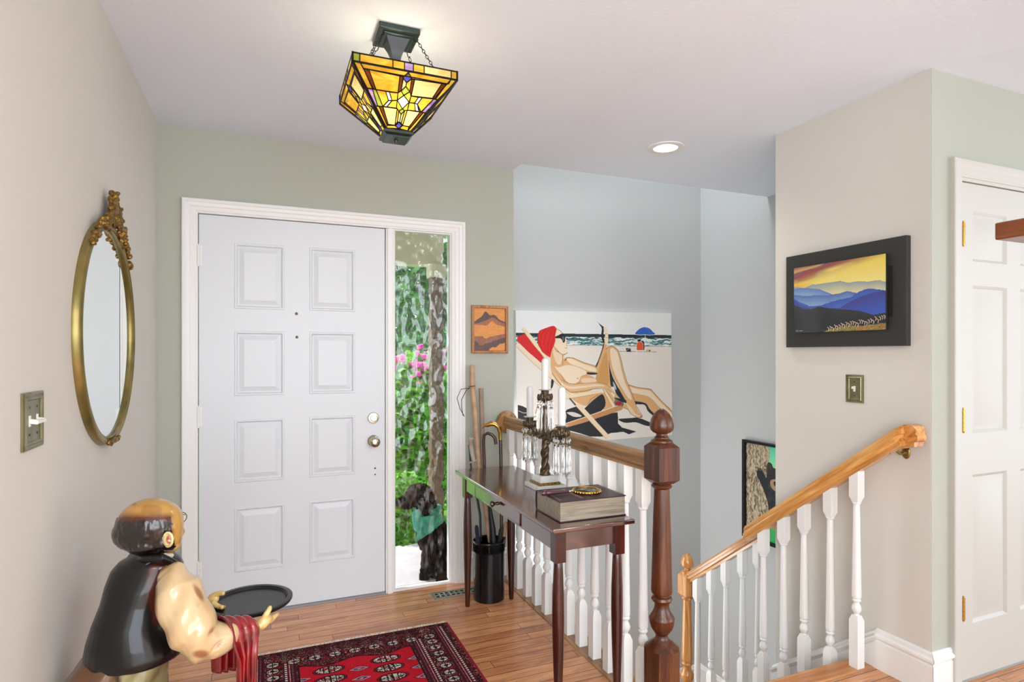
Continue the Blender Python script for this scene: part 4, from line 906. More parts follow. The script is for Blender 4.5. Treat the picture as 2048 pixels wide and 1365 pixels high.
# trousers and shoes
m = MB()
rows_(m, [(262, 1300, 1.50, 76, 70), (246, 1325, 1.50, 86, 80), (234, 1350, 1.50, 94, 86), (232, 1380, 1.50, 92, 84), (236, 1420, 1.50, 80, 76), (240, 1450, 1.50, 60, 60)])
for dx, dt in ((-30, .05), (32, -.05)): rows_(m, [(240+dx, 1400, 1.5+dt, 50), (242+dx, 1500, 1.5+dt, 40), (244+dx, 1600, 1.5+dt, 34), (245+dx, 1700, 1.5+dt*1.1, 36), (245+dx, 1722, 1.5+dt*1.1, 38)])
def ctr(c):
    u, v = uv(c); n = len(c); col = mixc(const('6e6a44', n), const('9a9468', n), vnoise(c, 26., 2)); col = mixc(col, const('5c2e12', n), sstep(268, 205, u+30*(vnoise(c, 30., 5)-.5))*.9)
    return mixc(col, const('3a1c0c', n), sstep(8, 2, np.abs(u-214+(v-1300)*-.25-6)))
def ntr(c):
    u, v = uv(c); return .004*np.sin(u*.13+v*.07)+.003*(vnoise(c, 40.)-.5)
fuse('trousers', m, .0042, 4, 'skin_r', bt, ctr, noise=ntr)
for dx, dt in ((-30, .05), (32, -.05)):
    t = 1.5+dt*1.1; c = at(250+dx, 1700, t); c.z = .022; m = MB(); fd = Vector((math.cos(.43), math.sin(.43), 0)); R3 = Matrix.Rotation(.43, 3, 'Z')
    m.ball(c+Vector((0, 0, .008)), (.042, .034, .030), R=R3); m.ball(c+fd*.055, (.052, .032, .021), R=R3)
    fuse('shoe', m, .004, 2, 'black', bt)
# plinth under the feet
MB(Matrix.Translation((hip.x+.03, hip.y, 0))).lathe([(.135, 0), (.135, .006), (.13, .008)], n=40).build('statue_base', 'black', bt)
# red towel over the forearm
NS, NQ = 60, 64
def towel_pt(s, q):
    A = at(440, 1273, 1.468).lerp(at(503, 1259, 1.548), s); ax = (at(503, 1259, 1.548)-at(440, 1273, 1.468)).normalized(); side = Vector((ax.y, -ax.x, 0)).normalized()
    r = .045-.014*s+.0028*math.sin(2*PI*3.6*s+1.)
    if q < .30: h = (.30-q)/.30*.105; p = A-side*(r*.9)-UPV*h; fold = -1
    elif q < .5: a = PI*(q-.30)/.20; p = A-side*r*math.cos(a)+UPV*r*math.sin(a); h = 0; fold = 0
    else: h = (q-.5)/.5*.21; p = A+side*(r*.95)-UPV*h; fold = 1
    g = min(h/.05, 1.)
    p = p+side*fold*g*(.008*math.sin(2*PI*3.6*s+1.+h*9)+.003*math.sin(2*PI*8*s+h*20)) + ax*g*((.5-s)*.18*min(h/.2, 1)*.35+.004*math.sin(h*30+s*5))
    if fold == 1: p = p+ax*(-.0)+side*.002
    return p
vs = [towel_pt(i/(NS-1), j/(NQ-1)) for i in range(NS) for j in range(NQ)]
m = MB().add(vs, [(i*NQ+j, i*NQ+j+1, (i+1)*NQ+j+1, (i+1)*NQ+j) for i in range(NS-1) for j in range(NQ-1)])
tw = m.build('towel', mat('glossy_red_resin', '9a161c', .28, coat=.7, noise='5c0c12', bscale=16), bt, sharp=180)
so = tw.modifiers.new('thickness', 'SOLIDIFY'); so.thickness = .005; so.offset = 0
lab(tw, 'glossy dark red towel draped over the forearm')
tc_ = at(500, 1205, 1.70)
ty = thing('serving_tray', 'round black serving tray held out in the hands of the butler statue', 'tray', tc_)
MB(MAT[ty.name]).lathe([(.098, -.004), (.112, -.001), (.1145, .003), (.1145, .0075), (.111, .009), (.101, .0085), (.097, .004), (.095, .0015), (.05, .001), (.001, .001)], n=72).build('dish', mat('satin_black_tray', '161616', .3), ty, sharp=40)

# ------------------------------------------------------------------ rug
RXL, RXR, RYT, RL = -.09, .83, 2.83, 1.55
rg = thing('rug', 'dark red patterned wool rug with cream fringe on the oak floor before the door', 'rug', ((RXL+RXR)/2, RYT-RL/2, 0))
W_, H_ = RXR-RXL, RL; p = Pic(W_, H_, 400, 640); x, y = p.p[:, 0], p.p[:, 1]; dR = np.minimum(x, W_-x); dE = np.minimum(y, H_-y); P2 = p.p
n1 = vnoise(P2, 260., 1); n2 = vnoise(P2, 130., 2); nf = vnoise(P2, 420., 3)
mr, dk_, rd, wh, nv = npl('5e1820'), npl('241014'), npl('b81626'), npl('cbbfb4'), npl('2c2c4a')
p.c[:] = mr; p.put((n2 > .5)*.8, dk_); p.put((n1 > .80)*.7, npl('8a5a50')); p.put((nf > .86)*.8, wh)
bd = (dR > .035)&(dE > .02); p.put((dE < .075)*.35, dk_)
bz = (dR > .088)&(dR < .152); p.put(bz*.75, npl('6e1822')); p.put((bz&(n2 > .56))*1., dk_); p.put((bz&(nf > .84))*1., wh)
hz = (dE > .080)&(dE < .142)&(dR > .088); p.put(hz*.75, npl('6e1822')); p.put((hz&(n2 > .56))*1., dk_); p.put((hz&(nf > .84))*1., wh)
def vstripe(a, b, col, on=None, lo=.04):
    k = (dR > a)&(dR < b)&(dE > lo); p.put((k if on is None else k&on)*1., col)
dots = (np.sin(y*2*PI/.017) > -.1)
for o, lo in ((.036, .035), (.160, .115)):
    vstripe(o, o+.052, npl('4a1420'), lo=lo); vstripe(o, o+.0035, dk_, lo=lo); vstripe(o+.006, o+.014, wh, dots, lo); vstripe(o+.016, o+.019, dk_, lo=lo); vstripe(o+.020, o+.028, npl('8c2030'), np.sin(y*2*PI/.009) > -.5, lo); vstripe(o+.0235, o+.0255, wh, nf > .35, lo)
    vstripe(o+.030, o+.033, dk_, lo=lo); vstripe(o+.034, o+.040, npl('7a4a50'), np.sin(y*2*PI/.008) > 0, lo); vstripe(o+.042, o+.045, dk_, lo=lo)
p.put((dR < .012)*1., npl('8e2030'))
fx0, fx1 = .222, W_-.222; lob = .185+.016*np.cos((x-.337)*2*PI/.2365)
fld = (x > fx0)&(x < fx1)&(dE > lob); p.put(((x > fx0-.006)&(x < fx1+.006)&(dE > lob-.008))*1., dk_); p.put(fld*1., rd); p.put((fld&(nf > .88))*.5, npl('e0303c'))
def med(cx, cy, rx, ry, q=1):
    r = np.hypot((x-cx)/rx, (y-cy)/ry); p.put((r < 1.25)*1., dk_); p.put((r < 1)*1., wh)
    if q:
        p.put(((r < .45))*1., mr); p.put((r < .25)*1., wh); p.put(((r < 1)&(np.abs(x-cx) < rx*.09))*1., dk_); p.put(((r < 1)&(np.abs(y-cy) < ry*.12))*1., dk_); p.put(((r < .9)&(n1 > .66))*1., dk_)
for i in range(24):
    cy = .165+.0565*i
    if cy < H_-.16: med(.120, cy, .023, .0175); med(W_-.120, cy, .023, .0175)
for i in range(9): cx = .120+i*.085; med(cx, .111, .024, .0185); med(cx, H_-.111, .024, .0185)
for i in range(16):
    cy = .238+.079*i
    if cy > H_-.2: break
    for cx in (.337, .5735):
        r = np.hypot((x-cx)/.066, (y-cy)/.033); p.put((r < 1)*1., dk_); p.put(((r < .93)&(r > .87))*1., npl('7a2030')); r2 = np.hypot((x-cx)/.052, (y-cy)/.024); inn = r2 < 1
        p.put(inn*1., wh); qd = ((x-cx)*(y-cy) > 0); p.put((inn&qd&(r2 < .8)&(n2 > .42))*1., npl('b04048')); p.put((inn&(n1 > .60))*1., dk_); p.put((inn&(np.abs(x-cx) < .003))*1., dk_); p.put((inn&(np.abs(np.abs(x-cx)-.022) < .002))*1., dk_); p.put((inn&(np.abs(y-cy) < .0016))*1., dk_)
    for cx, cy2 in ((.455, cy+.0395), (.222, cy+.0395), (W_-.222, cy+.0395)):
        d = np.abs(x-cx)/.040+np.abs(y-cy2)/.017; ins = (x > fx0)&(x < fx1)&(y < H_-.2); p.put((ins&(d < 1.25)&(n1 > .5))*1., dk_); p.put((ins&(d < 1)&(d > .72))*1., npl('9aa0b4')); p.put((ins&(d < .6)&(d > .4))*1., nv); p.put((ins&(d < .3))*1., npl('d890a0'))
ro = p.build('pile', rg, 'rug', y=.0085, thick=.0080, edge='5a1822', x0=-W_/2, z0=-H_/2, flat=True)
m = MB(); rr = random.Random(9)
for i in range(420):
    for e in (1, -1):
        x0 = -W_/2+W_*(i+rr.random())/420; y0 = e*H_/2; l = rr.uniform(.018, .034); a = rr.uniform(-.5, .5)
        m.tube([(x0, y0-.002*e, .005), (x0+a*.4*l, y0+e*l*.5, .0035), (x0+a*l, y0+e*l, .0020)], .0015, n=3)
m.box(-W_/2, W_/2, H_/2-.003, H_/2+.004, .0005, .0065).box(-W_/2, W_/2, -H_/2-.004, -H_/2+.003, .0005, .0065)
fo = m.build('fringe', 'fringe', rg, local=True); fo['kind'] = 'stuff'; lab(fo, 'cream cotton fringe')

# ------------------------------------------------------------------ pictures
# beach painting on the far stairwell wall (traced outlines in the tracing frame's corners)
bp = thing('beach_painting', 'large unframed canvas of a sunbather in red turban reclining on the beach', 'painting', (2.31, FW-.001, .682), 0)
p = Pic(1.335, .966, 620, 448, [(470, 158), (1588, 160), (1594, 1043), (485, 1130)]); px, py = p.p[:, 0], p.p[:, 1]; P2 = p.p
p.c[:] = npl('e4e3e1'); p.put(vnoise(P2*[.3, 1], .06, 1)*.35, 'ececea'); p.put((py > 320)*1., '16292c'); p.put(((py > 335)&(py < 352))*vnoise(P2*[.15, 1], .2)*.5, '2c4a4c')
sf = 350+5*np.sin(px*.03); p.put(sstep(0, 6, py-sf), '5f8f90'); Q2 = np.c_[px+8*np.sin(py*.4), py+3*np.sin(px*.05)+2*np.sin(px*.13+1)]; wv = .6*vnoise(Q2*[.12, 1.], .16, 4)+.4*vnoise(Q2*[.35, 1.], .3, 5); p.put((py > 342)*sstep(.50, .58, wv)*(py < 402), 'e8ebe8'); p.put((py > 345)*sstep(.40, .34, wv), '2a6468')
p.put((py > 401+3*np.sin(px*.02))*1., 'e4dbd0'); p.put((py > 405)*vnoise(P2*[.4, 1], .09, 6)*.35, 'e6ded4'); p.put(((py > 401)&(py < 405))*.6, '6f6a60')
sk, ks, hl, blk, crm, brn = 'd9a873', 'b97f48', 'ecd5b8', '26272c', 'e9d3b0', 'b98a58'
L = lambda pts, w_, c='3a261a', a=.9: p.line(pts, w_, c, a)
p.poly([(488, 832), (520, 840), (560, 860), (600, 870), (560, 945), (520, 940), (490, 935)], blk, False); L([(495, 875), (530, 890), (555, 888)], 3, crm)
p.poly([(740, 1000), (790, 960), (800, 900), (840, 862), (905, 840), (960, 880), (1060, 900), (1200, 880), (1203, 962), (1232, 990), (1335, 1018), (1280, 1038), (1240, 1020), (1150, 1030), (1090, 1055), (1000, 1055), (930, 1032), (850, 1012)], blk, False)
p.poly([(835, 885), (885, 882), (940, 905), (925, 915), (880, 912)], 'd9cfc4'); p.poly([(760, 900), (820, 870), (830, 930), (790, 950)], 'd9cfc4')
p.poly([(1205, 930), (1290, 922), (1350, 920), (1440, 955), (1470, 980), (1400, 975), (1330, 952), (1250, 955)], blk)
# distant group
p.poly([(1332, 318), (1345, 288), (1372, 270), (1400, 265), (1430, 274), (1452, 295), (1464, 318)], '2a62b8'); L([(1365, 315), (1380, 285), (1398, 267)], 2, '1c4a94'); L([(1430, 315), (1420, 285), (1400, 267)], 2, '4a82d4'); L([(1330, 319), (1360, 322), (1398, 319), (1430, 322), (1464, 318)], 4, 'dfe4e8'); L([(1398, 320), (1398, 388)], 4, 'e8e8e8')
L([(1210, 443), (1480, 443)], 5, '5a544c', .6); p.ell((1355, 362), 13, 10, '1a1a1c'); p.poly([(1370, 368), (1390, 372), (1392, 425), (1380, 430)], '1a1a1c'); p.poly([(1335, 385), (1345, 372), (1375, 372), (1385, 385), (1384, 432), (1336, 432)], 'd9542c', False); L([(1336, 432), (1334, 455)], 4, 'f0eeea'); L([(1382, 432), (1386, 455)], 4, 'f0eeea'); L([(1334, 436), (1385, 436)], 5, 'f0eeea'); L([(1336, 432), (1336, 385), (1350, 372), (1372, 372), (1384, 388), (1384, 430)], 2, 'f0d8c8')
p.poly([(1258, 418), (1293, 418), (1295, 444), (1262, 445)], blk, False); L([(1262, 440), (1275, 425), (1290, 422)], 2, 'd8d8d8'); p.ell((1412, 436), 7, 10, 'c8b060'); p.ell((1430, 434), 8, 8, '8c7030'); p.ell((1443, 438), 5, 7, 'e0d8b0')
# deck chair back
p.poly([(482, 345), (530, 328), (565, 338), (620, 420), (670, 495), (670, 548), (560, 455), (482, 378)], 'cf1a1c', False); p.poly([(478, 385), (500, 398), (600, 500), (680, 568), (875, 738), (862, 760), (770, 690), (660, 590), (560, 500), (478, 420)], crm, False); L([(478, 420), (560, 502), (660, 592), (860, 760)], 3, brn)
p.poly([(512, 288), (532, 280), (600, 360), (700, 490), (688, 508), (600, 405)], crm, False); L([(512, 292), (600, 407), (688, 510)], 3, brn); p.poly([(725, 650), (742, 660), (735, 700), (722, 715)], blk); L([(640, 790), (615, 890)], 9, brn)
# far leg and near leg
p.poly([(1175, 770), (1215, 700), (1265, 678), (1340, 700), (1400, 706), (1440, 714), (1480, 760), (1530, 812), (1594, 872), (1598, 960), (1500, 960), (1475, 900), (1430, 858), (1400, 815), (1330, 818), (1250, 800)], sk); p.poly([(1265, 690), (1340, 712), (1430, 724), (1480, 775), (1540, 835), (1594, 890), (1594, 920), (1500, 840), (1430, 770), (1330, 745), (1270, 730)], hl)
p.poly([(1178, 775), (1260, 792), (1330, 800), (1402, 815), (1432, 858), (1482, 905), (1470, 912), (1418, 872), (1393, 826), (1320, 822), (1230, 806)], blk); L([(1265, 680), (1340, 700), (1440, 713), (1480, 758), (1530, 810), (1594, 872)], 3)
p.poly([(1040, 672), (1048, 610), (1072, 520), (1098, 442), (1128, 412), (1165, 406), (1200, 432), (1218, 480), (1236, 560), (1262, 650), (1292, 720), (1312, 775), (1332, 830), (1352, 875), (1378, 908), (1372, 918), (1335, 916), (1292, 890), (1276, 862), (1235, 845), (1232, 822), (1262, 815), (1252, 770), (1208, 700), (1165, 620), (1142, 545), (1150, 640), (1155, 700), (1120, 720), (1060, 700)], sk)
p.poly([(1148, 420), (1190, 440), (1208, 490), (1228, 580), (1252, 665), (1288, 740), (1300, 790), (1270, 770), (1215, 680), (1172, 590), (1150, 500)], hl); p.poly([(1050, 660), (1058, 600), (1085, 510), (1112, 450), (1125, 480), (1128, 560), (1135, 670), (1090, 690)], 'c8914f', a=.8)
p.poly([(1136, 500), (1144, 560), (1168, 636), (1212, 718), (1250, 785), (1262, 815), (1235, 800), (1190, 750), (1172, 700), (1150, 690), (1140, 600)], blk); p.poly([(1165, 660), (1185, 690), (1190, 720), (1172, 700)], 'd8d8d8', a=.7)
L([(1040, 670), (1050, 600), (1075, 520), (1100, 440), (1130, 411), (1165, 405), (1200, 431), (1219, 480), (1237, 560), (1263, 650), (1293, 720), (1333, 830), (1378, 906)], 3); p.poly([(1262, 815), (1300, 850), (1330, 890), (1372, 912), (1335, 914), (1295, 888), (1275, 850)], hl, a=.7); L([(1235, 845), (1276, 862), (1292, 890), (1335, 916), (1372, 918)], 3); p.ell((1370, 911), 6, 4, '8c1c1c')
for q in ((1330, 905), (1345, 908), (1358, 910)): L([q, (q[0]+5, q[1]+7)], 2)
p.poly([(1182, 812), (1205, 804), (1228, 808), (1222, 826), (1190, 830)], 'a82024'); p.poly([(1160, 770), (1235, 800), (1240, 830), (1200, 860), (1165, 800)], blk, a=.8); p.poly([(1182, 812), (1205, 804), (1228, 808), (1222, 826), (1190, 830)], 'a82024')
# seat, hip, shadow under the seat
p.poly([(870, 780), (960, 765), (1080, 740), (1150, 762), (1175, 800), (1145, 862), (1100, 862), (1040, 860), (1000, 835), (970, 835), (930, 825)], sk); p.poly([(985, 832), (1030, 790), (1085, 752), (1108, 785), (1108, 840), (1060, 885), (1000, 895), (955, 868)], blk); L([(985, 825), (1005, 790), (1060, 755)], 3)
# torso, arms
p.poly([(722, 500), (760, 520), (830, 490), (880, 495), (960, 528), (1040, 552), (1062, 576), (1052, 604), (1000, 604), (985, 612), (1040, 640), (1042, 700), (960, 745), (870, 745), (800, 700), (750, 640), (722, 575)], sk); p.poly([(745, 540), (800, 552), (850, 545), (920, 562), (975, 590), (970, 612), (935, 625), (920, 660), (880, 685), (850, 680), (800, 620), (760, 575)], hl)
p.poly([(832, 500), (870, 500), (950, 535), (1035, 562), (1045, 590), (990, 585), (930, 560), (860, 535)], hl); p.poly([(980, 596), (1050, 600), (1045, 610), (990, 612)], blk); L([(822, 512), (838, 492), (880, 494), (960, 527), (1040, 550)], 3); L([(818, 515), (832, 500)], 5); p.poly([(945, 640), (1035, 640), (1038, 668), (950, 672)], hl, a=.7)
L([(790, 610), (815, 655), (850, 675), (890, 682), (930, 668)], 2.5, '7a4c2a'); L([(975, 592), (985, 606), (975, 614), (945, 622)], 2, '7a4c2a'); p.ell((912, 640), 5, 4, 'a8684c', .8)
p.poly([(722, 570), (740, 580), (790, 650), (850, 682), (960, 676), (1050, 668), (1110, 680), (1150, 708), (1182, 742), (1150, 738), (1180, 790), (1160, 800), (1120, 740), (1100, 712), (1040, 712), (950, 730), (865, 740), (815, 712), (765, 655), (728, 605)], 'dbb080'); p.poly([(735, 585), (790, 660), (850, 697), (960, 690), (1050, 680), (1110, 692), (1050, 696), (950, 708), (860, 715), (800, 685)], hl, a=.8)
L([(728, 605), (765, 655), (815, 712), (865, 741), (950, 731), (1040, 713), (1095, 712)], 3); L([(790, 648), (850, 681), (960, 675), (1050, 667), (1110, 679), (1150, 707)], 2)
for a in (((1095, 712), (1120, 760), (1150, 800)), ((1110, 708), (1145, 755), (1172, 792)), ((1125, 705), (1165, 735), (1184, 746))): L(a, 9, 'dbb080'); L([(q[0]-4, q[1]+5) for q in a], 2)
p.poly([(1038, 556), (1062, 500), (1085, 430), (1098, 380), (1122, 395), (1104, 450), (1082, 515), (1062, 570)], sk); p.poly([(1038, 556), (1062, 500), (1085, 430), (1094, 388), (1100, 400), (1086, 450), (1062, 520), (1050, 552)], blk)
p.poly([(1050, 228), (1062, 240), (1090, 262), (1108, 272), (1098, 300), (1100, 350), (1106, 385), (1090, 372), (1080, 330), (1084, 280), (1066, 250)], '1c1c20'); p.poly([(1098, 268), (1120, 272), (1126, 300), (1132, 340), (1128, 380), (1112, 394), (1104, 370), (1108, 320), (1100, 300)], hl); L([(1108, 318), (1128, 318)], 2); L([(1108, 345), (1130, 345)], 2)
# neck, head, turban, glasses
p.poly([(722, 470), (738, 432), (765, 436), (815, 466), (806, 500), (802, 552), (760, 560), (722, 530)], sk); p.poly([(735, 450), (760, 450), (800, 480), (790, 540), (760, 530)], hl, a=.8); L([(762, 440), (790, 462), (818, 470), (836, 458)], 6); L([(806, 475), (804, 552)], 2)
p.poly([(748, 290), (775, 290), (802, 312), (820, 340), (834, 372), (836, 385), (828, 396), (838, 408), (835, 420), (842, 432), (836, 456), (815, 468), (790, 462), (765, 440), (740, 436)], hl); L([(760, 286), (790, 302), (812, 328), (822, 350)], 3); L([(832, 372), (836, 386), (828, 396), (838, 410)], 2); L([(818, 422), (838, 424)], 3, '8c4c3c'); p.poly([(740, 410), (756, 420), (770, 440), (748, 440)], sk)
p.poly([(748, 345), (770, 334), (800, 320), (818, 332), (822, 372), (808, 386), (797, 362), (780, 354), (755, 354)], '101014'); p.poly([(800, 345), (812, 342), (814, 370), (806, 374)], '5a5a60')
p.poly([(626, 340), (640, 302), (690, 280), (735, 266), (760, 285), (752, 330), (752, 372), (740, 412), (725, 452), (716, 492), (698, 482), (660, 452), (634, 408), (624, 372)], 'd81618')
for a in (((735, 270), (690, 310), (670, 380), (680, 440)), ((742, 275), (715, 330), (700, 400), (700, 460)), ((748, 290), (738, 350), (722, 420), (712, 470)), ((690, 284), (650, 330), (645, 390), (660, 440)), ((640, 310), (632, 350), (640, 400))): L(a, 2.5, '3a0608', .8)
L([(626, 340), (624, 372), (634, 408), (660, 452), (698, 483)], 3, '1a0606')
# arm rest and legs of the chair
p.poly([(828, 762), (1058, 722), (1080, 742), (900, 775), (830, 790)], crm, False); L([(830, 790), (900, 777), (1080, 744)], 3, brn); p.poly([(1105, 740), (1122, 742), (1200, 870), (1188, 880)], crm, False)
p.poly([(800, 975), (950, 925), (1195, 835), (1240, 838), (1232, 862), (960, 955), (830, 992)], 'c08a58', False); L([(800, 972), (950, 922), (1195, 834)], 6, crm); p.poly([(885, 822), (930, 822), (1155, 1065), (1115, 1072)], crm, False); L([(887, 824), (1118, 1072)], 3, brn); L([(858, 785), (895, 828)], 12, blk)
L([(1408, 1008), (1418, 1000), (1424, 1010), (1436, 1002), (1440, 1010)], 2, 'c8a090')
p.build('canvas', bp, 'paint', y=-.038, thick=.037, edge='ecebe6'); bp.rotation_euler.y = math.radians(-.6)
# mountain photograph
mt_ = thing('mountain_photograph', 'sunset photograph of blue mountain ridges floating on a charcoal frame', 'picture', (PW-.0005, 1.890, 1.364), -PI/2)
MB(MAT[mt_.name]).box(-.297, .297, -.028, 0, 0, .444).build('frame', 'frameb', mt_, bevel=.001)
MB(MAT[mt_.name]).box(-.20, .24, -.034, -.028, .12, .33).build('spacer', 'blackm', mt_)
p = Pic(.459, .312, 420, 286, [(172, 345), (832, 247), (828, 797), (178, 808)]); px, py = p.p[:, 0], p.p[:, 1]; P2 = p.p; g = p.g
sx = g[:, 0]; sy = g[:, 1]; n = len(sx)
p.c = mixc(const('e8cf5c', n), const('efe08c', n), sstep(0, .5, sy)*sstep(0, .4, sx)); p.put(sstep(.32, .0, sx)*sstep(.05, .35, sy)*.5, 'e8a030')
cl = vnoise(np.c_[sx*2.2+sy*1.5, (sy+sx*.14)*11], 1.7, 2); bnd = sstep(.36, .10, sy+sx*.30)
p.put(bnd*sstep(.30, .6, cl), '7c5468'); p.put(bnd*sstep(.55, .25, cl)*.8, 'f0a060'); p.put(sstep(.10, .0, sy+sx*.12)*.8, '6a4a5c'); p.put(bnd*sstep(.7, .85, cl)*.8, '9c2c24')
def ridge(pts, c1, c2, dep):
    xs = [a[0] for a in pts]; ys = [a[1] for a in pts]; yy = np.interp(px, xs, ys)+4*(vnoise(np.c_[px, px*0], .12, len(pts))-.5)
    f = sstep(0, 1.5, py-yy); cc = mixc(const(c1, n), const(c2, n), np.clip((py-yy)/dep, 0, 1)); p.c = mixc(p.c, cc, f)
ridge([(170, 478), (250, 485), (300, 465), (400, 455), (500, 440), (560, 455), (640, 445), (700, 450), (780, 440), (832, 455)], '8c98a0', 'd4cf98', 80)
ridge([(170, 492), (280, 488), (360, 500), (430, 530), (470, 545), (560, 560), (832, 600)], '5a78b8', '90aec8', 70)
ridge([(170, 535), (260, 545), (340, 540), (420, 545), (500, 530), (550, 515), (620, 530), (700, 580), (832, 600)], '4c68a8', '88a8cc', 90)
ridge([(170, 560), (220, 590), (290, 620), (370, 615), (440, 590), (520, 570), (580, 560), (640, 520), (700, 500), (760, 505), (832, 515)], '3450a8', '4a78cc', 110)
ridge([(170, 575), (230, 610), (300, 640), (400, 640), (500, 635), (560, 600), (640, 560), (740, 530), (832, 515)], '3a3c88', '3454b4', 140)
ridge([(170, 605), (250, 638), (300, 640), (345, 622), (450, 640), (560, 650), (640, 660), (740, 690), (832, 675)], '23262a', '17191a', 60)
gy = np.interp(px, [170, 360, 430, 560, 660, 832], [830, 808, 785, 762, 765, 745])+8*(vnoise(P2, .12)-.5); gr = sstep(0, 6, py-gy); nn = vnoise(P2*[1, .6], .35, 8)
p.c = mixc(p.c, mixc(const('3a4418', n), const('b8a04c', n), nn), gr*.9); p.put(gr*sstep(.6, .8, vnoise(P2, .2, 9))*sstep(560, 700, px), 'c06038')
for i in range(26): a = 420+i*16; b = np.interp(a, [420, 560, 660, 832], [775, 745, 730, 700])+random.uniform(-10, 14); p.line([(a, b+26), (a+5, b+8), (a-6, b)], 5, 'd8c0a8', .8)
p.line([(192, 795), (198, 788), (203, 796), (210, 793)], 2, 'b8b8b8'); p.line([(216, 795), (222, 790), (230, 795), (237, 791)], 2, 'b8b8b8')
o = p.build('print', mt_, 'photo', y=-.045, thick=.011, edge='2a2a2a', x0=-.235, z0=.068)
# bear picture on the right stairwell wall
br = thing('bear_picture', 'black-framed photograph of a black bear hugging a tree trunk above the stairs', 'picture', (BW-.0005, 3.131, -.010), -PI/2)
MB(MAT[br.name]).molding(-.275, .275, 0, .712, [(0, 0), (0, .035), (.008, .036), (.020, .030), (.022, 0)], closed=True).build('frame', 'black', br, sharp=30)
p = Pic(.512, .674, 300, 400); p.p = p.g*[.512, .674]; x, y = p.p[:, 0]/.512, p.p[:, 1]/.674; n = len(x)
p.c = mixc(const('3fd0b0', n), const('8fe0a0', n), sstep(0, .35, y+x*.2)); p.c = mixc(p.c, const('2fb060', n), sstep(.6, .9, y)); P2 = np.c_[x*60, y*42]
wx = x+.012*np.sin(y*30)+.006*np.sin(y*75); bkn = vnoise(np.c_[wx*60, y*14], 1.1, 1)*.4+vnoise(np.c_[wx*130, y*50], 1.1, 2)*.6; trunk = (x < .42+.01*np.sin(y*20)); tc2 = mixc(const('5e5040', n), const('cdbb9a', n), sstep(.22, .75, bkn)); p.c[trunk] = tc2[trunk]
def B(pts, c, a=1.): p.poly([(q[0]*.512, q[1]*.674) for q in pts], c, True, a)
B([(.22, .27), (.27, .25), (.33, .30), (.40, .37), (.46, .42), (.60, .45), (.80, .44), (.92, .52), (.96, .66), (.90, .80), (.72, .88), (.50, .84), (.42, .74), (.40, .60), (.34, .50), (.26, .40), (.20, .33)], '17181b'); HX = -.055
B([(q[0]+HX, q[1]) for q in [(.44, .20), (.47, .17), (.52, .18), (.56, .22), (.66, .20), (.74, .15), (.80, .17), (.82, .24), (.84, .34), (.80, .44), (.64, .49), (.50, .44), (.43, .36), (.44, .28)]], '232022')
B([(q[0]+HX, q[1]) for q in [(.46, .19), (.49, .185), (.52, .22), (.49, .25)]], '3a2c26'); B([(q[0]+HX, q[1]) for q in [(.50, .36), (.60, .33), (.70, .36), (.70, .43), (.62, .46), (.52, .43)]], 'a88a68'); B([(q[0]+HX, q[1]) for q in [(.56, .36), (.64, .36), (.63, .40), (.57, .40)]], '141212'); B([(q[0]+HX, q[1]) for q in [(.49, .29), (.56, .29), (.55, .32), (.50, .32)]], '120e0c'); p.put(((x > .40)&(y > .40)&(vnoise(np.c_[x*90, y*60], 1., 4) > .7)&(p.c.sum(1) < .06))*.6, '30343a')
for i in range(4): B([(.205+.02*i, .262+.006*i), (.215+.02*i, .25), (.225+.02*i, .28)], '4a5058')
B([(.20, .93), (.5, .86), (.8, .9), (1, .86), (1, 1), (.2, 1)], '30a858', .7); B([(.38, .80), (.50, .78), (.60, .82), (.50, .86), (.42, .84)], 'a88850')
p.build('print', br, 'photo', y=-.012, thick=.010, edge='101010', x0=-.256, z0=.019)
# inlaid wood picture by the door
wp = thing('inlaid_wood_picture', 'small framed inlaid wood picture of mountain peaks beside the front door', 'picture', (1.232, DW-.0005, 1.336))
MB(MAT[wp.name]).molding(-.114, .114, 0, .282, [(0, 0), (0, .020), (.004, .022), (.014, .020), (.016, .012), (.016, 0)], closed=True).build('frame', wood('picture_frame_oak', '7c4a20', 'a86c34', 'c08a50', .35, 'z', 2.), wp, sharp=30)
p = Pic(.200, .254, 200, 254, [(205, 195), (895, 205), (890, 1140), (205, 1135)]); px, py = p.p[:, 0], p.p[:, 1]; P2 = p.p; n = len(px); gn = vnoise(P2*[.12, 1.], .09, 1)*.6+vnoise(P2*[.2, 1], .25, 2)*.4
p.c = mixc(const('c07418', n), const('e49434', n), gn)
def G(pts, a, b, vert=True): q = mixc(const(a, n), const(b, n), vnoise(P2*([1., .1] if vert else [.1, 1.]), .12, 5)); k = p.inside(pts); p.c[k] = q[k]
G([(205, 500), (240, 490), (300, 440), (370, 390), (410, 340), (440, 285), (465, 272), (500, 300), (540, 345), (580, 360), (630, 342), (690, 370), (740, 430), (780, 460), (850, 490), (895, 510), (895, 610), (830, 590), (720, 575), (660, 530), (610, 480), (560, 510), (500, 580), (470, 590), (400, 570), (330, 575), (205, 570)], '8a4a20', 'a05c28')
G([(205, 500), (240, 490), (300, 440), (370, 390), (410, 340), (440, 285), (465, 272), (500, 300), (540, 345), (580, 360), (630, 342), (690, 370), (740, 430), (780, 460), (850, 490), (895, 510), (895, 530), (820, 525), (740, 480), (680, 430), (600, 400), (520, 455), (420, 490), (320, 530), (205, 545)], '3e1e12', '54301e')
G([(205, 815), (270, 825), (330, 820), (390, 815), (430, 850), (470, 870), (560, 830), (620, 820), (700, 800), (780, 780), (895, 765), (895, 950), (820, 980), (700, 1000), (680, 1060), (620, 1050), (540, 1090), (510, 1140), (205, 1140)], '7a4420', '9c5c2c')
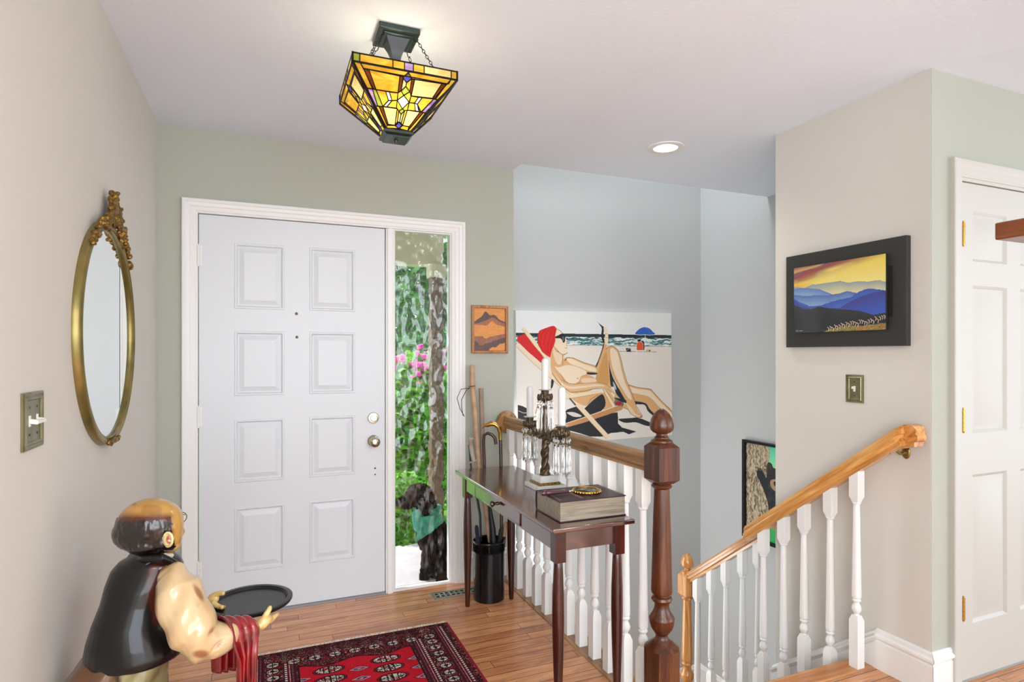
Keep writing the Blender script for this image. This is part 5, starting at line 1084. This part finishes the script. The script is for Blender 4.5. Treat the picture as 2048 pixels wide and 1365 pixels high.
G([(205, 930), (250, 915), (290, 950), (330, 1020), (400, 1020), (460, 975), (560, 960), (640, 910), (720, 905), (800, 860), (895, 840), (895, 950), (820, 985), (780, 975), (700, 1050), (660, 1065), (620, 1050), (560, 1085), (510, 1140), (205, 1140)], '40221a', '5a3422')
p.build('inlay_panel', wp, 'inlay', y=-.008, thick=.007, edge='7c4a20', x0=-.1, z0=.014)

# ------------------------------------------------------------------ outside the sidelight
struct(MB().box(-2.2, 1.25, 3.462, 4.42, -.25, -.10).build('floor_porch', 'concrete'))
struct(MB().box(-14, 14, 4.42, 40, -.40, -.28).box(1.25, 14, 4.2, 4.42, -.40, -.28).box(-14, -2.2, 3.5, 4.42, -.40, -.28).build('ground_lawn', 'lawn'))
m = MB().box(1.262, 1.269, 3.462, 4.2, -.25, 2.9)
for i in range(18): m.prism([(1.252, -.1+i*.13), (1.262, -.1+i*.13), (1.262, .03+i*.13), (1.259, .03+i*.13)], 3.462, 4.2, 'xz')
struct(m.build('wall_porch', 'siding')); struct(MB().box(-2.2, 1.25, 3.462, 4.5, 2.35, 2.45).box(-2.2, 1.25, 4.36, 4.5, 2.0, 2.35).build('ceiling_porch', 'siding'))
po = thing('porch_post', 'brown square porch post seen through the textured sidelight', 'post', (1.185, 4.34, -.1))
MB(MAT[po.name]).box(-.045, .045, -.045, .045, .0, 2.10).build('shaft', 'brown', po); MB(MAT[po.name]).box(-.06, .06, -.06, .06, 0, .10).build('foot', 'siding', po); MB(MAT[po.name]).box(-.06, .06, -.06, .06, 2.0, 2.10).build('cap', 'siding', po)
def bush(name, label, loc, r, nl, mt, size=.05, cat='shrub', flowers=None, trunk=0., grp=None):
    t = thing(name, label, cat, loc, 0, grp); rr = random.Random(int(loc[0]*100+loc[1]*10)); m = MB()
    for i in range(nl):
        d = Vector((rr.gauss(0, 1), rr.gauss(0, 1), rr.gauss(0, 1))).normalized()*(rr.random()**.35)
        c = Vector((d.x*r[0], d.y*r[1], trunk+r[2]+d.z*r[2])); a = Vector((rr.gauss(0, 1), rr.gauss(0, 1), rr.gauss(0, 1))).normalized(); b = a.orthogonal().normalized(); s_ = size*rr.uniform(.6, 1.3)
        m.add([c-a*s_, c-b*s_*.45+UPV*s_*.1, c+a*s_, c+b*s_*.45+UPV*s_*.1], [(0, 1, 2, 3)])
    m.build('foliage', mt, t, local=True, sharp=180)
    MB().tube([(0, 0, 0), (0, 0, trunk+r[2])], [.05*max(r), .03*max(r)], n=8).build('trunk', 'brown', t, local=True)
    if flowers:
        m = MB()
        for i in range(flowers): a = rr.uniform(0, 6.28); m.ball((r[0]*.9*math.cos(a)*rr.random(), r[1]*math.sin(a)*rr.uniform(.3, 1), trunk+r[2]*rr.uniform(1.65, 2.05)), .03, n=6)
        fl = m.build('flowers', 'pink', t, local=True); fl['kind'] = 'stuff'
bush('flowering_shrub', 'green shrub topped with pink flowers seen through the sidelight', (1.30, 5.6, -.28), (.62, .45, .82), 6500, 'leaf', .05, flowers=70)
bush('low_shrub', 'low bright shrub at the edge of the porch seen through the sidelight', (.98, 4.72, -.28), (.34, .2, .34), 2400, 'leaf', .03)
bush('dark_shrub', 'dark green shrub behind the flowering shrub outside', (2.3, 7.8, -.28), (1.2, .9, 1.0), 4500, 'leafd', .07)
for x_, y_, r_, lb in ((1.7, 11.2, 1.2, 'small leafy tree behind the dark shrub seen through the sidelight'), (4.3, 16.0, 2.0, 'broad tree in the middle distance seen through the sidelight'), (7.2, 24, 2.6, 'farthest tree behind the garden seen through the sidelight')): bush('tree', lb, (x_, y_, -.28), (r_, r_, r_*1.1), 3600, 'leafd', .09*r_, 'tree', trunk=.6, grp='garden trees')
# the black dog sitting on the porch
dg_ = thing('dog', 'black curly dog with a green bandana sitting on the porch outside the sidelight', 'dog', (1.0, 3.80, -.1)); m = MB()
E = lambda u, v, t, rx, rz, ry=None, tl=0.: blob(m, u, v, t, rx, rz, ry, tl)
E(840, 991, 3.82, 27, 24, 25); E(830, 977, 3.82, 14, 9, 15); E(822, 998, 3.80, 18, 15, 17); E(806, 1005, 3.79, 15, 12, 13, .1); E(798, 1005, 3.785, 10, 10, 10); E(812, 1013, 3.79, 14, 7, 10)
for t_ in (3.715, 3.925): E(846, 996, t_, 11, 15, 7, -.15); E(851, 1015, t_, 12, 19, 6, -.1)
E(852, 1012, 3.82, 22, 22, 22); E(852, 1035, 3.83, 22, 34, 24, -.3)
E(868, 1075, 3.85, 34, 44, 36, -.3); E(882, 1115, 3.86, 36, 48, 36); E(895, 1135, 3.86, 34, 36, 38)
for u, t in ((851, 3.78), (859, 3.93)): m.tube([at(862, 1085, t), at(852, 1130, t), at(847, 1160, t), at(847, 1177, t)], [.055, .038, .030, .032], n=10); E(843, 1180-(t-3.78)*50, t-.01, 11, 5, 9)
for t in (3.74, 3.98): E(893, 1166-(t-3.74)*40, t, 24, 11, 12)
m.tube([at(905, 1155, 3.95), at(905, 1160, 4.1), at(898, 1150, 4.2)], [.03, .025, .015], n=8)
fuse('body', m, .009, 2, 'skin_r', dg_, lambda c: mixc(const('15120f', len(c)), const('2a2420', len(c)), vnoise(c, 60.)), noise=lambda c: .012*(vnoise(c, 55.)-.5))
for v in dg_.children: v.data.materials[0] = mat('curly_black_fur', '0d0b0a', .9, noise='1a1614', bscale=40, spec=.1)
m = MB(); rows_(m, [(856, 1014, 3.83, 27, 30), (854, 1028, 3.82, 30, 33), (856, 1045, 3.82, 31, 36), (850, 1056, 3.80, 22, 34)], ry=1.)
m.add([at(838, 1035, 3.70), at(880, 1030, 3.70), at(868, 1062, 3.69), at(832, 1085, 3.68), at(838, 1035, 3.72), at(880, 1030, 3.72), at(868, 1062, 3.71), at(832, 1085, 3.70)], [(0, 1, 2, 3), (7, 6, 5, 4), (0, 4, 5, 1), (1, 5, 6, 2), (2, 6, 7, 3), (3, 7, 4, 0)])
bnd_ = mat('green_bandana', '0f6650', .8, noise='4fa890', bscale=28); m.build('bandana', bnd_, dg_, sharp=60)
E2 = MB(); E2.ball(at(791, 1003, 3.785), .016, n=10); E2.build('nose', 'black', dg_)
